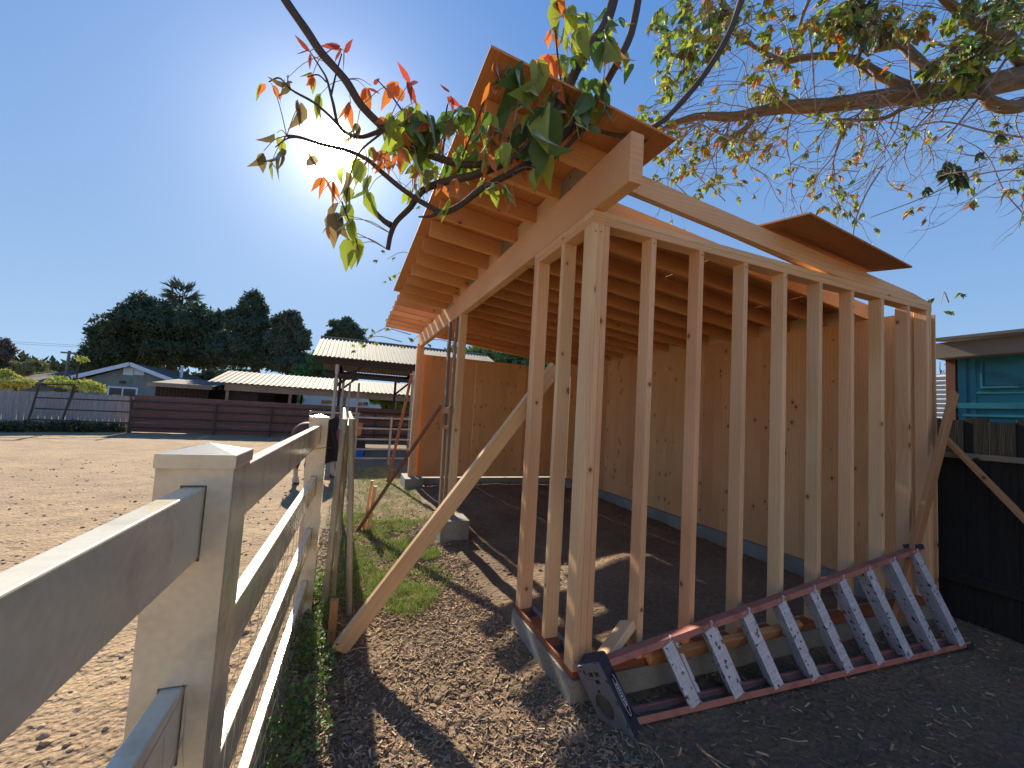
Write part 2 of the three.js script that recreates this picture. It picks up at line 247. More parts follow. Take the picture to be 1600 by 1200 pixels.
{
  const chip = new THREE.BoxGeometry(1, 0.12, 0.28); const p = chip.attributes.position; for (let i = 0; i < p.count; i++) p.setXYZ(i, p.getX(i) * (p.getZ(i) > 0 ? 0.8 : 1), p.getY(i) + 0.10 * Math.abs(p.getX(i)), p.getZ(i) * (p.getX(i) > 0 ? 0.6 : 1)); chip.computeVertexNormals();
  scatter(stuff('wood_chips', chip, std([1, 1, 1], 0.9), 95000, 'shredded bark and wood chip mulch strewn over the soil', 'mulch'), 95000, (o, c) => {
    const right = rnd() < 0.06; const x = right ? rr(-0.1, 4.2) : rr(-1.33, 0.25), z = right ? rr(0.02, 2.2) : rr(-3.6, 1.9);
    if (!right && x > -0.02 && z < 0.02) return false; if (fbm(x * 1.4, z * 1.4, 3, 2) < rr(-0.5, 0.25)) return false;
    const s = Math.pow(rnd(), 3.6) * 0.036 + 0.004; o.position.set(x, groundY(x, z) + s * 0.10, z); o.rotation.set(rr(-0.5, 0.5), rr(0, 6.3), rr(-0.45, 0.45)); o.scale.set(s * rr(0.8, 1.3), s * rr(0.6, 1.4), s * rr(0.35, 1.2));
    const t = rnd(), b = rr(0.55, 1.2); t < 0.45 ? c.setRGB(0.33 * b, 0.22 * b, 0.135 * b) : t < 0.8 ? c.setRGB(0.46 * b, 0.32 * b, 0.20 * b) : t < 0.93 ? c.setRGB(0.12 * b, 0.075 * b, 0.05 * b) : c.setRGB(0.5 * b, 0.42 * b, 0.32 * b);
  });
  const stick = limb([V(-0.5, 0, 0), V(-0.15, 0.03, 0.06), V(0.2, 0.015, -0.03), V(0.5, 0.03, 0.05)], [0.035, 0.03, 0.022, 0.012], 5, 3);
  scatter(stuff('fallen_twigs', stick, std([1, 1, 1], 0.9), 420, 'dry twigs and straws fallen on the yard soil', 'twigs'), 420, (o, c) => { const right = rnd() < 0.45, x = right ? rr(-0.2, 4.2) : rr(-1.35, 0.2), z = right ? rr(0.1, 2.2) : rr(-3, 1.8); if (!right && x > -0.02 && z < 0.02) return false; const s = Math.pow(rnd(), 2) * 0.16 + 0.035; o.position.set(x, groundY(x, z) + 0.006, z); o.rotation.set(rr(0, 6.3), rr(0, 6.3), rr(-0.08, 0.08), 'YXZ'); o.scale.set(s, s * 0.7, s * 0.7); const b = rr(0.5, 1.3); rnd() < 0.4 ? c.setRGB(0.42 * b, 0.33 * b, 0.20 * b) : c.setRGB(0.17 * b, 0.12 * b, 0.085 * b); });
  const clod = new THREE.IcosahedronGeometry(1, 1); const q = clod.attributes.position; for (let i = 0; i < q.count; i++) { const f = 1 + 0.35 * N(q.getX(i) * 1.7, q.getY(i) * 1.7, q.getZ(i) * 1.7); q.setXYZ(i, q.getX(i) * f, q.getY(i) * f * 0.6, q.getZ(i) * f); } clod.computeVertexNormals();
  scatter(stuff('sand_clods', clod, std([1, 1, 1], 1), 15000, 'small clods and crumbs of dry soil over arena and yard', 'clods'), 15000, (o, c) => {
    const m = rnd(); let x, z; if (m < 0.68) { const r = Math.pow(rnd(), 1.6) * 12 + 0.3, a = rr(Math.PI * 0.52, Math.PI * 1.12); x = -1.45 + Math.cos(a) * r * 0.9; z = 1.2 - Math.abs(Math.sin(a)) * r; if (x > fenceX(z) - 0.05) return false; } else if (m < 0.88) { x = rr(-1.3, 0.1); z = rr(-4, 1.6); } else { x = rr(0.1, 3.3); z = rr(-5.8, 2); }
    const s = Math.pow(rnd(), 4.5) * 0.017 + 0.0025; o.position.set(x, groundY(x, z) + s * 0.12, z); o.rotation.set(rr(-0.4, 0.4), rr(0, 6.3), rr(-0.4, 0.4)); o.scale.set(s * rr(0.8, 1.5), s, s * rr(0.8, 1.3));
    const b = rr(0.7, 1.1); m < 0.68 ? c.setRGB(0.42 * b, 0.30 * b, 0.195 * b) : c.setRGB(0.24 * b, 0.16 * b, 0.10 * b);
  });
  const bl = bufGeo([-0.5, 0, 0, 0.5, 0, 0, -0.36, 0.5, 0.10, 0.36, 0.5, 0.10, 0, 1, 0.42], null, [0, 1, 2, 1, 3, 2, 2, 3, 4]); bl.computeVertexNormals();
  const gm = new THREE.MeshPhysicalMaterial({ color: 0xffffff, roughness: 0.8, transmission: 0.3, thickness: 0, side: THREE.DoubleSide });
  const patches = [[-0.78, -2.9, 0.42, 0.55], [-0.72, -2.05, 0.30, 0.7], [-0.55, -1.75, 0.42, 0.45], [-0.45, -2.6, 0.3, 0.5], [-1.05, -2.4, 0.16, 0.9], [-0.5, -3.5, 0.4, 0.35], [-0.60, -1.45, 0.25, 0.3], [-0.95, -1.9, 0.2, 0.6], [-0.30, -2.35, 0.14, 0.2], [-0.95, -3.9, 0.3, 0.4]];
  scatter(stuff('grass', bl, gm, 26000, 'patchy green grass growing between fence and shed', 'grass'), 26000, (o, c) => {
    let x, z, dry = 0; if (rnd() < 0.72) { const p = pick(patches), a = rr(0, 6.3), r = Math.sqrt(rnd()); x = p[0] + Math.cos(a) * r * p[2]; z = p[1] + Math.sin(a) * r * p[3]; if (rnd() < sm(0.6, 1.05, r)) return false; } else { x = rr(-1.3, 0); z = rr(-8.5, -3.6); }
    if (fbm(x * 5, z * 5, 3, 3) < rr(-0.3, 0.3)) return false;
    const h = rr(0.02, 0.065) * (rnd() < 0.06 ? 1.8 : 1); o.position.set(x, groundY(x, z) - 0.003, z); o.rotation.set(rr(-0.5, 0.5), rr(0, 6.3), rr(-0.5, 0.5)); o.scale.set(rr(0.003, 0.0065), h, h);
    const b = rr(0.7, 1.25); rnd() < 0.33 ? c.setRGB(0.42 * b, 0.37 * b, 0.15 * b) : c.setRGB(0.19 * b, 0.33 * b, 0.045 * b);
  });
  const lf = bufGeo([0, 0, 0, -0.42, 0.35, 0.12, 0, 0.4, 0, 0.42, 0.35, 0.12, -0.25, 0.75, 0.02, 0.25, 0.75, 0.02, 0, 1, -0.18], null, [0, 2, 1, 0, 3, 2, 1, 2, 4, 3, 5, 2, 2, 6, 4, 2, 5, 6]); lf.computeVertexNormals();
  scatter(stuff('fence_weeds', lf, gm, 4200, 'low leafy weeds and ivy growing along the foot of the white fence', 'weeds'), 4200, (o, c) => {
    const z = rr(-1.95, 1.1), x = fenceX(z) + 0.12 + (rnd() + rnd() - 1) * 0.17; const d = fbm(x * 4, z * 4, 2, 6); if (d < rr(-0.25, 0.25)) return false;
    const top = (0.10 + 0.42 * Math.max(0, d + 0.15)) * sm(1.3, -0.3, z) * 0.7; o.position.set(x, groundY(x, z) + rnd() * top, z); o.rotation.set(rr(-1.6, 1.0), rr(0, 6.3), rr(-0.6, 0.6)); const s = rr(0.010, 0.030); o.scale.set(s, s, s);
    const b = rr(0.6, 1.25); c.setRGB(0.14 * b, 0.23 * b, 0.045 * b);
  });
}

// ---------------------------------------------------------------- the shed under construction
const shed = thing('timber_shed', 'unfinished timber shed with open stud wall and plywood roof', 'shed');
const sp = (name, g, m) => part(name, g, m, shed);
const firm = () => pick(M.fir);
{ // concrete curbs and pier blocks; tops at y = 0
  const curb = (x0, z0, x1, z1, yt = 0) => { const g = new THREE.BoxGeometry(x1 - x0, 0.5, z1 - z0, Math.ceil((x1 - x0) * 6), 4, Math.ceil((z1 - z0) * 6)).translate((x0 + x1) / 2, yt - 0.25, (z0 + z1) / 2), p = g.attributes.position, u = g.attributes.uv, nn = g.attributes.normal;
    for (let i = 0; i < p.count; i++) { const x = p.getX(i), y = p.getY(i), z = p.getZ(i); p.setXYZ(i, x + 0.006 * N(x * 5, y * 9, z * 5), y + (y > yt - 0.01 ? 0 : 0.01 * N(x * 6, z * 6, 3)), z + 0.006 * N(x * 5, y * 9, z * 5 + 9)); Math.abs(nn.getX(i)) > 0.5 ? u.setXY(i, z, y) : Math.abs(nn.getY(i)) > 0.5 ? u.setXY(i, x, z) : u.setXY(i, x, y); } g.computeVertexNormals(); return g; };
  sp('concrete_curb', curb(-0.012, -0.16, W + 0.06, 0.012), M.conc);
  sp('concrete_curb', curb(-0.011, -0.78, 0.155, -0.165), M.conc);
  sp('concrete_curb', curb(W - 0.13, -D - 0.1, W + 0.055, -0.165), M.conc);
  sp('concrete_curb', curb(0.25, -D - 0.08, W - 0.135, -D + 0.057), M.conc);
  sp('pier_block', curb(-0.12, -3.06, 0.20, -2.60, 0.10), M.conc);
  sp('pier_block', curb(-0.12, -6.25, 0.20, -5.62, 0.04), M.conc);
}
sp('bottom_plate', board(0.001, 0.001, -0.089, W, 0.038, 0, 0.003), M.treated);
sp('bottom_plate', board(0.001, 0.0012, -0.76, 0.089, 0.0378, -0.091, 0.003), M.treated);
sp('bottom_plate', board(W - 0.051, 0.001, -D + 0.1, W + 0.036, 0.038, -0.092, 0.003), M.treated);
for (let i = 0; i < 3; i++) sp('corner_stud', board(i * 0.0382, 0.0385, -0.089 + i * 0.0004, i * 0.0382 + 0.0378, T, 0 - i * 0.0012), M.fir[[2, 0, 1][i]]);
[0.44, 0.809, 1.193, 1.566, 1.941, 2.311, 2.685, 3.048].forEach((r, i) => sp('stud', board(r - 0.039, 0.0385, -0.0888, r - 0.001, T - 0.001, -0.0005 - 0.001 * (i % 3)), M.fir[[0, 4, 3, 2, 5, 0, 2, 3][i]]));
sp('stud', board(W - 0.077, 0.0385, -0.0888, W - 0.039, T - 0.001, -0.001), M.fir[0]); sp('stud', board(W - 0.038, 0.0385, -0.0886, W - 0.0005, T - 0.001, -0.0015), M.fir[3]);
sp('top_plate', board(0.089 + 0.001, T, -0.089, W, T + 0.0378, 0), M.fir[0]); sp('top_plate', board(0.0005, T + 0.0382, -0.0888, W - 0.001, TT, -0.0005), M.fir[2]);
const zJ = onX(805, 944, 0).z;                                            // far end of the short wall
sp('top_plate', board(0.0005, T + 0.0002, zJ, 0.0885, T + 0.0378, 0), M.fir[1]); sp('top_plate', board(0.001, T + 0.0382, zJ - 0.001, 0.088, TT - 0.001, -0.0895), M.fir[0]);
{ const z = onX(850, 997, 0).z; sp('stud', board(0.001, 0.0385, z - 0.038, 0.0885, T, z), M.fir[2]); }
sp('stud', board(0.0015, 0.0385, zJ + 0.0385, 0.0885, T, zJ + 0.0765), M.fir[0]); sp('stud', board(0.001, 0.0385, zJ + 0.0005, 0.088, T, zJ + 0.038), M.fir[4]);
sp('beam', board(0, TT + 0.0008, -D - 0.1, 0.078, BT, 0.303, 0.005), M.beam);
sp('post', board(0.003, 0.1, -2.93, 0.088, TT, -2.842, 0.004), M.fir[5]); sp('post', board(0.003, 0.041, -5.93, 0.085, TT, -5.85, 0.004), M.fir[4]); sp('post', board(-0.037, 0.042, -5.99, 0.001, TT + 0.05, -5.90, 0.003), M.fir[1]);
sp('post_board', strut(V(-0.022, 0.10, -3.13), V(-0.020, 2.44, -3.30), 0.034, 0.075, V(0, 0, 1)), M.greyBoard); sp('post_board', strut(V(0.022, 0.10, -3.10), V(0.024, 2.46, -3.16), 0.030, 0.05, V(0, 0, 1)), M.oldRed); sp('post_board', board(-0.03, 0.10, -2.99, 0.0, 2.43, -2.945), M.greyBoard);
sp('cleat', board(-0.065, 1.27, -3.20, -0.04, 1.345, -2.86), M.oldTan); sp('cleat', board(-0.06, 1.085, -3.13, -0.035, 1.125, -2.90), M.oldTan);
// roof: rafters step down from the beam to the back wall
const slope = 0.097, roofY = (x) => BT + 0.1395 - slope * x;               // top of the rafters
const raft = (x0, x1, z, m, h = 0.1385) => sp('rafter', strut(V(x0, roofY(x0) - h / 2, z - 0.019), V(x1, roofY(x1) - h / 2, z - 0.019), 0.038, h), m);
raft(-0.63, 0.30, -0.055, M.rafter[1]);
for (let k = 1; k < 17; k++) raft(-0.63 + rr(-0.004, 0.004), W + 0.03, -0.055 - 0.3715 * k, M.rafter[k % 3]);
for (let k = 0; k < 16; k++) sp('blocking', board(0.012, BT + 0.001, -0.055 - 0.3715 * (k + 1) + 0.0015, 0.05, BT + 0.126, -0.055 - 0.3715 * k - 0.0395, 0.003), k % 3 ? M.fir[5] : M.greyBoard);
for (let k = 1; k < 16; k++) sp('blocking', board(W - 0.045, roofY(W) - 0.137, -0.055 - 0.3715 * (k + 1) + 0.0015, W - 0.008, roofY(W) - 0.008, -0.055 - 0.3715 * k - 0.0395, 0.003), M.fir[5]);
{ const s = new THREE.Shape([[0.0795, 2.648], [0.0795, 2.768], [3.10, 2.505], [W - 0.06, 2.472], [W - 0.06, TT + 0.0015], [2.13, TT + 0.0015]].map((p) => new THREE.Vector2(...p)));
  const g = new THREE.ExtrudeGeometry(s, { depth: 0.038, bevelEnabled: true, bevelSize: 0.002, bevelThickness: 0.002, bevelSegments: 1 }).translate(0, 0, -0.042); sp('rafter', g, M.fir[0]); }
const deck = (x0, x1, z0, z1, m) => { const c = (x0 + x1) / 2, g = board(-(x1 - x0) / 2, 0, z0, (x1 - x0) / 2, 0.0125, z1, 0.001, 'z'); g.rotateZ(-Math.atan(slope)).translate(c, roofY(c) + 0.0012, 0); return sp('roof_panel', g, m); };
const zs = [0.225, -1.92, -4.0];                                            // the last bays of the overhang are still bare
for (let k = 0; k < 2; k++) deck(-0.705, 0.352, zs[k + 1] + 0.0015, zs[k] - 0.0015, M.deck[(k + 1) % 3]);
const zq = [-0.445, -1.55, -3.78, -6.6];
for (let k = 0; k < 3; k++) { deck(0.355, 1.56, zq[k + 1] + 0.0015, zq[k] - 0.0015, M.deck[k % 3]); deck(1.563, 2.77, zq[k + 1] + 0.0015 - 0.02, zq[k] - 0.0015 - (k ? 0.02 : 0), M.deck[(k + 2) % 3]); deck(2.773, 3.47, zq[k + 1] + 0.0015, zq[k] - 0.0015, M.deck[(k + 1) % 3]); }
// plywood on the back wall and the far wall, with the framing behind it
const bx = W - 0.062;
for (let k = 0, z = -0.094; z > -D + 0.06; k++) { const w = Math.min(1.115, z + D - 0.055); sp('wall_panel', board(bx, 0.004, z - w + 0.0015, bx + 0.011, 2.397, z - 0.0015, 0.001, 'y'), M.ply[k % 3]); z -= w; }
for (let k = 0; k < 3; k++) sp('wall_panel', board(0.09 + k * 1.07, 0.02, -D + 0.04, 0.09 + (k + 1) * 1.07 - 0.003, 2.33, -D + 0.051, 0.001, 'y'), M.ply[(k + 1) % 3]);
for (let k = 0; k < 9; k++) sp('stud', board(bx + 0.012, 0.0385, -0.8 - 0.64 * k - 0.038, W + 0.036, 2.30, -0.8 - 0.64 * k), firm());
sp('top_plate', board(bx + 0.012, 2.3005, -D, W + 0.036, 2.388, -0.0925), M.fir[4]);
for (let k = 0; k < 6; k++) sp('stud', board(0.10 + 0.6 * k, 0.02, -D - 0.05, 0.138 + 0.6 * k, 2.29, -D + 0.039), firm());
sp('top_plate', board(0.092, 2.291, -D - 0.05, W - 0.07, 2.3285, -D + 0.0388), M.fir[1]);
sp('wall_panel', board(W + 0.038, -0.02, -2.4, W + 0.049, 2.37, 0.004, 0.001, 'y'), M.ply[2]);

// loose sheet on the bare rafters
{ const g = board(-0.60, 0, -0.31, 0.60, 0.0125, 0.31, 0.001, 'x'); const o = single('plywood_sheet', g, M.osb, 'loose plywood offcut lying on the bare rafters above the stud wall', 'plywood');
  o.position.set(1.99, 2.665, -0.075); o.rotation.set(0.17, 0.03, -0.093, 'ZXY'); }
// temporary braces and loose lumber
const prop = (name, a, b, w, h, m, label, up) => single(name, strut(a, b, w, h, up), m, label, name.split('_').pop());
{ const a = onY(530, 1015, -0.17), z = zJ - 0.025, b = onZ(868, 574, z - 0.02);
  prop('brace_board', a, b, 0.038, 0.104, M.fir[2], 'long new two by six brace slanting from ground to doorway post', V(-0.2, 1, 0.15)); }
prop('brace_board', onY(559, 829, -0.19), V(-0.085, 1.36, -3.2), 0.034, 0.095, M.oldRed, 'weathered reddish brace slanting up to the middle post', V(0, 0.5, 1));
prop('brace_board', V(-0.32, -0.2, -6.6), V(-0.07, 1.95, -6.15), 0.03, 0.05, M.oldRed, 'thin dark brace leaning on the far corner post', V(1, 0, 0));
prop('lean_board', V(2.62, -0.12, 0.07), V(3.47, 1.71, 0.09), 0.032, 0.085, M.oldTan, 'brown board leaning across the stud wall beside the dark fence', V(1, 0, 0));
prop('scrap_block', V(0.135, 0.055, 0.02), V(0.40, 0.19, -0.075), 0.04, 0.115, M.fir[2], 'short lumber offcut propped against the stud beside corner post', V(0, 0.4, 1));
prop('scrap_plank', V(0.46, 0.052, 0.035), V(1.62, 0.075, 0.055), 0.036, 0.085, M.oldTan, 'tan plank lying on the sill plate behind the ladder', V(0, 1, 0.6));
for (const [x, z, h, t] of [[-0.842, -3.45, 0.60, 0.03], [-0.795, -3.40, 0.54, 0.02]]) single('wood_stake', strut(V(x - 0.03, -0.3, z), V(x + t, -0.2 + h, z), 0.036, 0.036), M.fir[0], t > 0.025 ? 'taller of two wooden stakes beside the reddish brace' : 'shorter of two wooden stakes beside the reddish brace', 'stake');
{ const a = onY(517, 1005, -0.2), b = a.clone().add(V(0.0, 0.26, -0.02)); single('wood_stake', strut(a.clone().add(V(0, -0.1, 0)), b, 0.05, 0.05), M.oldTan, 'broken weathered stake stub at the foot of the pipe panels', 'stake'); }

// anchor bolts, nails and the mill stamp
for (const z of [-0.20, -0.60]) { const g = mergeGeometries([new THREE.BoxGeometry(0.06, 0.006, 0.06).translate(0.045, 0.0415, z), new THREE.CylinderGeometry(0.014, 0.014, 0.014, 6).translate(0.045, 0.0515, z), new THREE.CylinderGeometry(0.007, 0.007, 0.045, 8).translate(0.045, 0.062, z)]); sp('anchor_bolt', g, M.cap); }
for (const [x, y] of [[0.018, 0.085], [0.052, 0.08], [0.09, 0.083], [0.02, 2.345], [0.055, 2.35], [0.42, 0.08], [0.79, 0.085], [0.42, 2.36], [0.79, 2.365], [1.17, 2.36], [1.55, 2.365]]) sp('nail', new THREE.CylinderGeometry(0.0035, 0.0035, 0.003, 8).rotateX(Math.PI / 2).translate(x, y, 0.0008), M.cap);
{ const cv = document.createElement('canvas'); cv.width = 256; cv.height = 64; const k = cv.getContext('2d'); k.fillStyle = '#000'; k.fillRect(0, 0, 256, 64); k.strokeStyle = '#ddd'; k.lineWidth = 6; for (let i = 0; i < 11; i++) { k.beginPath(); k.moveTo(14 + i * 22, 14 + (i % 3) * 6); k.lineTo(20 + i * 22, 50 - (i % 2) * 8); k.stroke(); k.beginPath(); k.moveTo(12 + i * 22, 30); k.lineTo(28 + i * 22, 26 + (i % 4) * 5); k.stroke(); }
  const t = new THREE.CanvasTexture(cv), p = onX(704, 481, -0.0012); sp('ink_stamp', new THREE.PlaneGeometry(0.42, 0.07).rotateY(-Math.PI / 2).translate(-0.0012, p.y + 0.02, p.z), std([0.05, 0.045, 0.05], 0.9, { alphaMap: t, transparent: true })); }

// ---------------------------------------------------------------- step ladder lying on its side against the sill
{
  const L = thing('step_ladder', 'tall red and aluminium step ladder lying on its side before the stud wall', 'ladder');
  const b0 = V(0.235, -0.135, 0.195), b1 = V(3.07, -0.125, 0.315), t0 = V(0.105, 0.135, 0.112), t1 = V(2.93, 0.505, 0.105);
  const across0 = t0.clone().sub(b0), dirB = b1.clone().sub(b0).normalize(), nrm = dirB.clone().cross(across0).normalize();   // faces the yard
  const channel = (a, b, inward, depth, fl, name, off) => {
    const d = b.clone().sub(a), len = d.length(); d.normalize(); const i = inward.clone().addScaledVector(d, -inward.dot(d)).normalize(), n = d.clone().cross(i); if (n.dot(nrm) < 0) n.negate();
    const th = 0.005, s = new THREE.Shape([[0, 0], [fl, 0], [fl, -th], [th, -th], [th, -depth + th], [fl, -depth + th], [fl, -depth], [0, -depth]].map((p) => new THREE.Vector2(...p)));
    const g = new THREE.ExtrudeGeometry(s, { depth: len, bevelEnabled: false }), m = new THREE.Matrix4().makeBasis(i, n, d).setPosition(a.clone().addScaledVector(nrm, off));
    return part(name, placed(g, m), M.fibre, L);
  };
  channel(b0, b1, across0, 0.078, 0.030, 'front_rail', 0); channel(t0, t1, across0.clone().negate(), 0.078, 0.030, 'front_rail', 0);
  const rb1 = b0.clone().lerp(b1, 0.97).addScaledVector(across0, 0.10), rt1 = t0.clone().lerp(t1, 0.97).addScaledVector(across0, -0.10);
  channel(b0.clone().addScaledVector(across0, 0.06), rb1, across0, 0.020, 0.022, 'rear_rail', -0.080); channel(t0.clone().addScaledVector(across0, -0.06), rt1, across0.clone().negate(), 0.020, 0.022, 'rear_rail', -0.080);
  const xs = (k, e) => [b0.clone().lerp(b1, e), t0.clone().lerp(t1, e)];
  for (let k = 0; k < 9; k++) {
    const e = 0.125 + k * 0.1035, [p, q] = xs(k, e), a = q.clone().sub(p), len = a.length() - 0.044; a.normalize();
    const s = dirB.clone().addScaledVector(a, -dirB.dot(a)).normalize(), n = s.clone().cross(a); if (n.dot(nrm) < 0) n.negate();
    // tread with ridges, tilted so that it is level when the ladder stands
    const pr = [[0.0, 0.004]]; for (let j = 0; j < 4; j++) { const y = -0.012 - j * 0.024; pr.push([0, y], [-0.0032, y - 0.003], [-0.0032, y - 0.011], [0, y - 0.014]); } pr.push([0, -0.108], [0.022, -0.108], [0.022, -0.1055], [0.0028, -0.1055], [0.0028, 0.0012], [0.072, 0.0012]);
    for (const y of [0.072, 0.048, 0.024]) pr.push([y, 0.004], [y - 0.001, 0.0055], [y - 0.004, 0.0055], [y - 0.005, 0.004]);
    const sh = new THREE.Shape(pr.map(([x, y]) => new THREE.Vector2(x + y * -0.5, y - 0.001))), g = new THREE.ExtrudeGeometry(sh, { depth: len, bevelEnabled: false });
    const uvA = g.attributes.uv; for (let i = 0; i < uvA.count; i++) uvA.setXY(i, uvA.getX(i) + k * 0.37, uvA.getY(i) + k * 0.21);
    const st = part('step', placed(g, new THREE.Matrix4().makeBasis(s, n, a).setPosition(p.clone().addScaledVector(a, 0.012))), M.alu, L);
    for (const [o, sg] of [[p, 1], [q, -1]]) { part('step_brace', strut(o.clone().addScaledVector(s, 0.075).addScaledVector(nrm, -0.004).addScaledVector(a, 0.008 * sg), o.clone().addScaledVector(s, 0.028).addScaledVector(nrm, -0.006).addScaledVector(a, sg * 0.055), 0.018, 0.0035, nrm.clone().cross(s)), M.alu, st);
      part('rivet', mergeGeometries([0.008, 0.024].map((v) => new THREE.SphereGeometry(0.0038, 6, 4).translate(...o.clone().addScaledVector(s, v).addScaledVector(nrm, 0.0006).addScaledVector(a, sg * 0.015).toArray()))), M.rivet, st); }
    if (k < 8) { const [p2, q2] = xs(k, e + 0.052), o2 = nrm.clone().multiplyScalar(-0.090), w = q2.clone().sub(p2); part('rear_bar', strut(p2.clone().addScaledVector(w, 0.05).add(o2), q2.clone().addScaledVector(w, -0.05).add(o2), 0.012, 0.024, s), M.alu, L); }
  }
  // moulded top cap with worn tray and lettering
  const a = across0.clone().normalize(), s = dirB.clone().addScaledVector(a, -dirB.dot(a)).normalize(), n = nrm, wd = across0.length() + 0.075;
  const ph = 0.55, s2 = s.clone().multiplyScalar(Math.cos(ph)).addScaledVector(n, -Math.sin(ph)), n2 = n.clone().multiplyScalar(Math.cos(ph)).addScaledVector(s, Math.sin(ph));
  const cm = new THREE.Matrix4().makeBasis(a, n2, s2).setPosition(b0.clone().add(t0).multiplyScalar(0.5));
  const hw = wd / 2, cs = new THREE.Shape(); cs.moveTo(-hw + 0.012, 0.018); cs.lineTo(hw - 0.012, 0.018); cs.quadraticCurveTo(hw, 0.018, hw, 0.004); cs.lineTo(hw - 0.006, -0.10); cs.quadraticCurveTo(hw - 0.008, -0.118, hw - 0.03, -0.118); cs.lineTo(-hw + 0.03, -0.118); cs.quadraticCurveTo(-hw + 0.008, -0.118, -hw + 0.006, -0.10); cs.lineTo(-hw, 0.004); cs.quadraticCurveTo(-hw, 0.018, -hw + 0.012, 0.018);
  const hole = (x, y, w, h) => { const p = new THREE.Path(); p.moveTo(x, y); p.lineTo(x, y + h); p.lineTo(x + w, y + h); p.lineTo(x + w, y); p.closePath(); return p; };
  const topS = cs.clone(); for (const [x, y, w, h] of [[hw - 0.060, -0.026, 0.022, 0.022], [hw - 0.060, -0.062, 0.022, 0.026], [hw - 0.095, -0.040, 0.020, 0.024], [-hw + 0.04, -0.085, 0.014, 0.03], [-hw + 0.07, -0.03, 0.012, 0.012]]) topS.holes.push(hole(x, y, w, h)); { const e = new THREE.Path(); e.absellipse(-0.01, -0.055, 0.062, 0.040, 0, Math.PI * 2, true); topS.holes.push(e); }
  const capB = part('top_cap', placed(new THREE.ExtrudeGeometry(cs, { depth: 0.072, bevelEnabled: true, bevelSize: 0.003, bevelThickness: 0.003, bevelSegments: 2 }).translate(0, 0, -0.048), cm), M.cap, L);
  part('cap_tray', placed(new THREE.ExtrudeGeometry(topS, { depth: 0.012, bevelEnabled: true, bevelSize: 0.0015, bevelThickness: 0.0015, bevelSegments: 1, curveSegments: 14 }).translate(0, 0, -0.066), cm), M.capGrey, capB);
  { const e = new THREE.Shape(); e.absellipse(-0.01, -0.055, 0.061, 0.039, 0, Math.PI * 2); part('cap_pad', placed(new THREE.ExtrudeGeometry(e, { depth: 0.004, bevelEnabled: false, curveSegments: 16 }).translate(0, 0, -0.057), cm), M.padGrey, capB); }
  const cv = document.createElement('canvas'); cv.width = 512; cv.height = 128; const c = cv.getContext('2d'); c.fillStyle = '#0d0e12'; c.fillRect(0, 0, 512, 128); c.strokeStyle = '#d8d8dc'; c.lineWidth = 9; c.beginPath(); c.ellipse(256, 64, 236, 46, 0, 0.15, Math.PI * 2 - 0.5); c.stroke(); c.fillStyle = '#e2e2e6'; c.font = 'italic bold 66px sans-serif'; c.textAlign = 'center'; c.textBaseline = 'middle'; c.fillText('WERNER', 256, 67);
  const lt = new THREE.CanvasTexture(cv); lt.colorSpace = THREE.SRGBColorSpace;
  const plate = new THREE.PlaneGeometry(0.215, 0.046), pm = new THREE.Matrix4().makeBasis(a, s2.clone().negate(), n2).setPosition(b0.clone().add(t0).multiplyScalar(0.5).addScaledVector(n2, 0.0222).addScaledVector(s2, -0.008));
  part('lettering', placed(plate, pm), std([1, 1, 1], 0.5, { map: lt }), capB);
  for (const [q, k] of [[b1, 1], [t1, -1]]) part('foot', strut(q.clone().addScaledVector(dirB, -0.06).addScaledVector(nrm, -0.04), q.clone().addScaledVector(dirB, 0.022).addScaledVector(nrm, -0.04), 0.088, 0.035, a), M.cap, L);
}

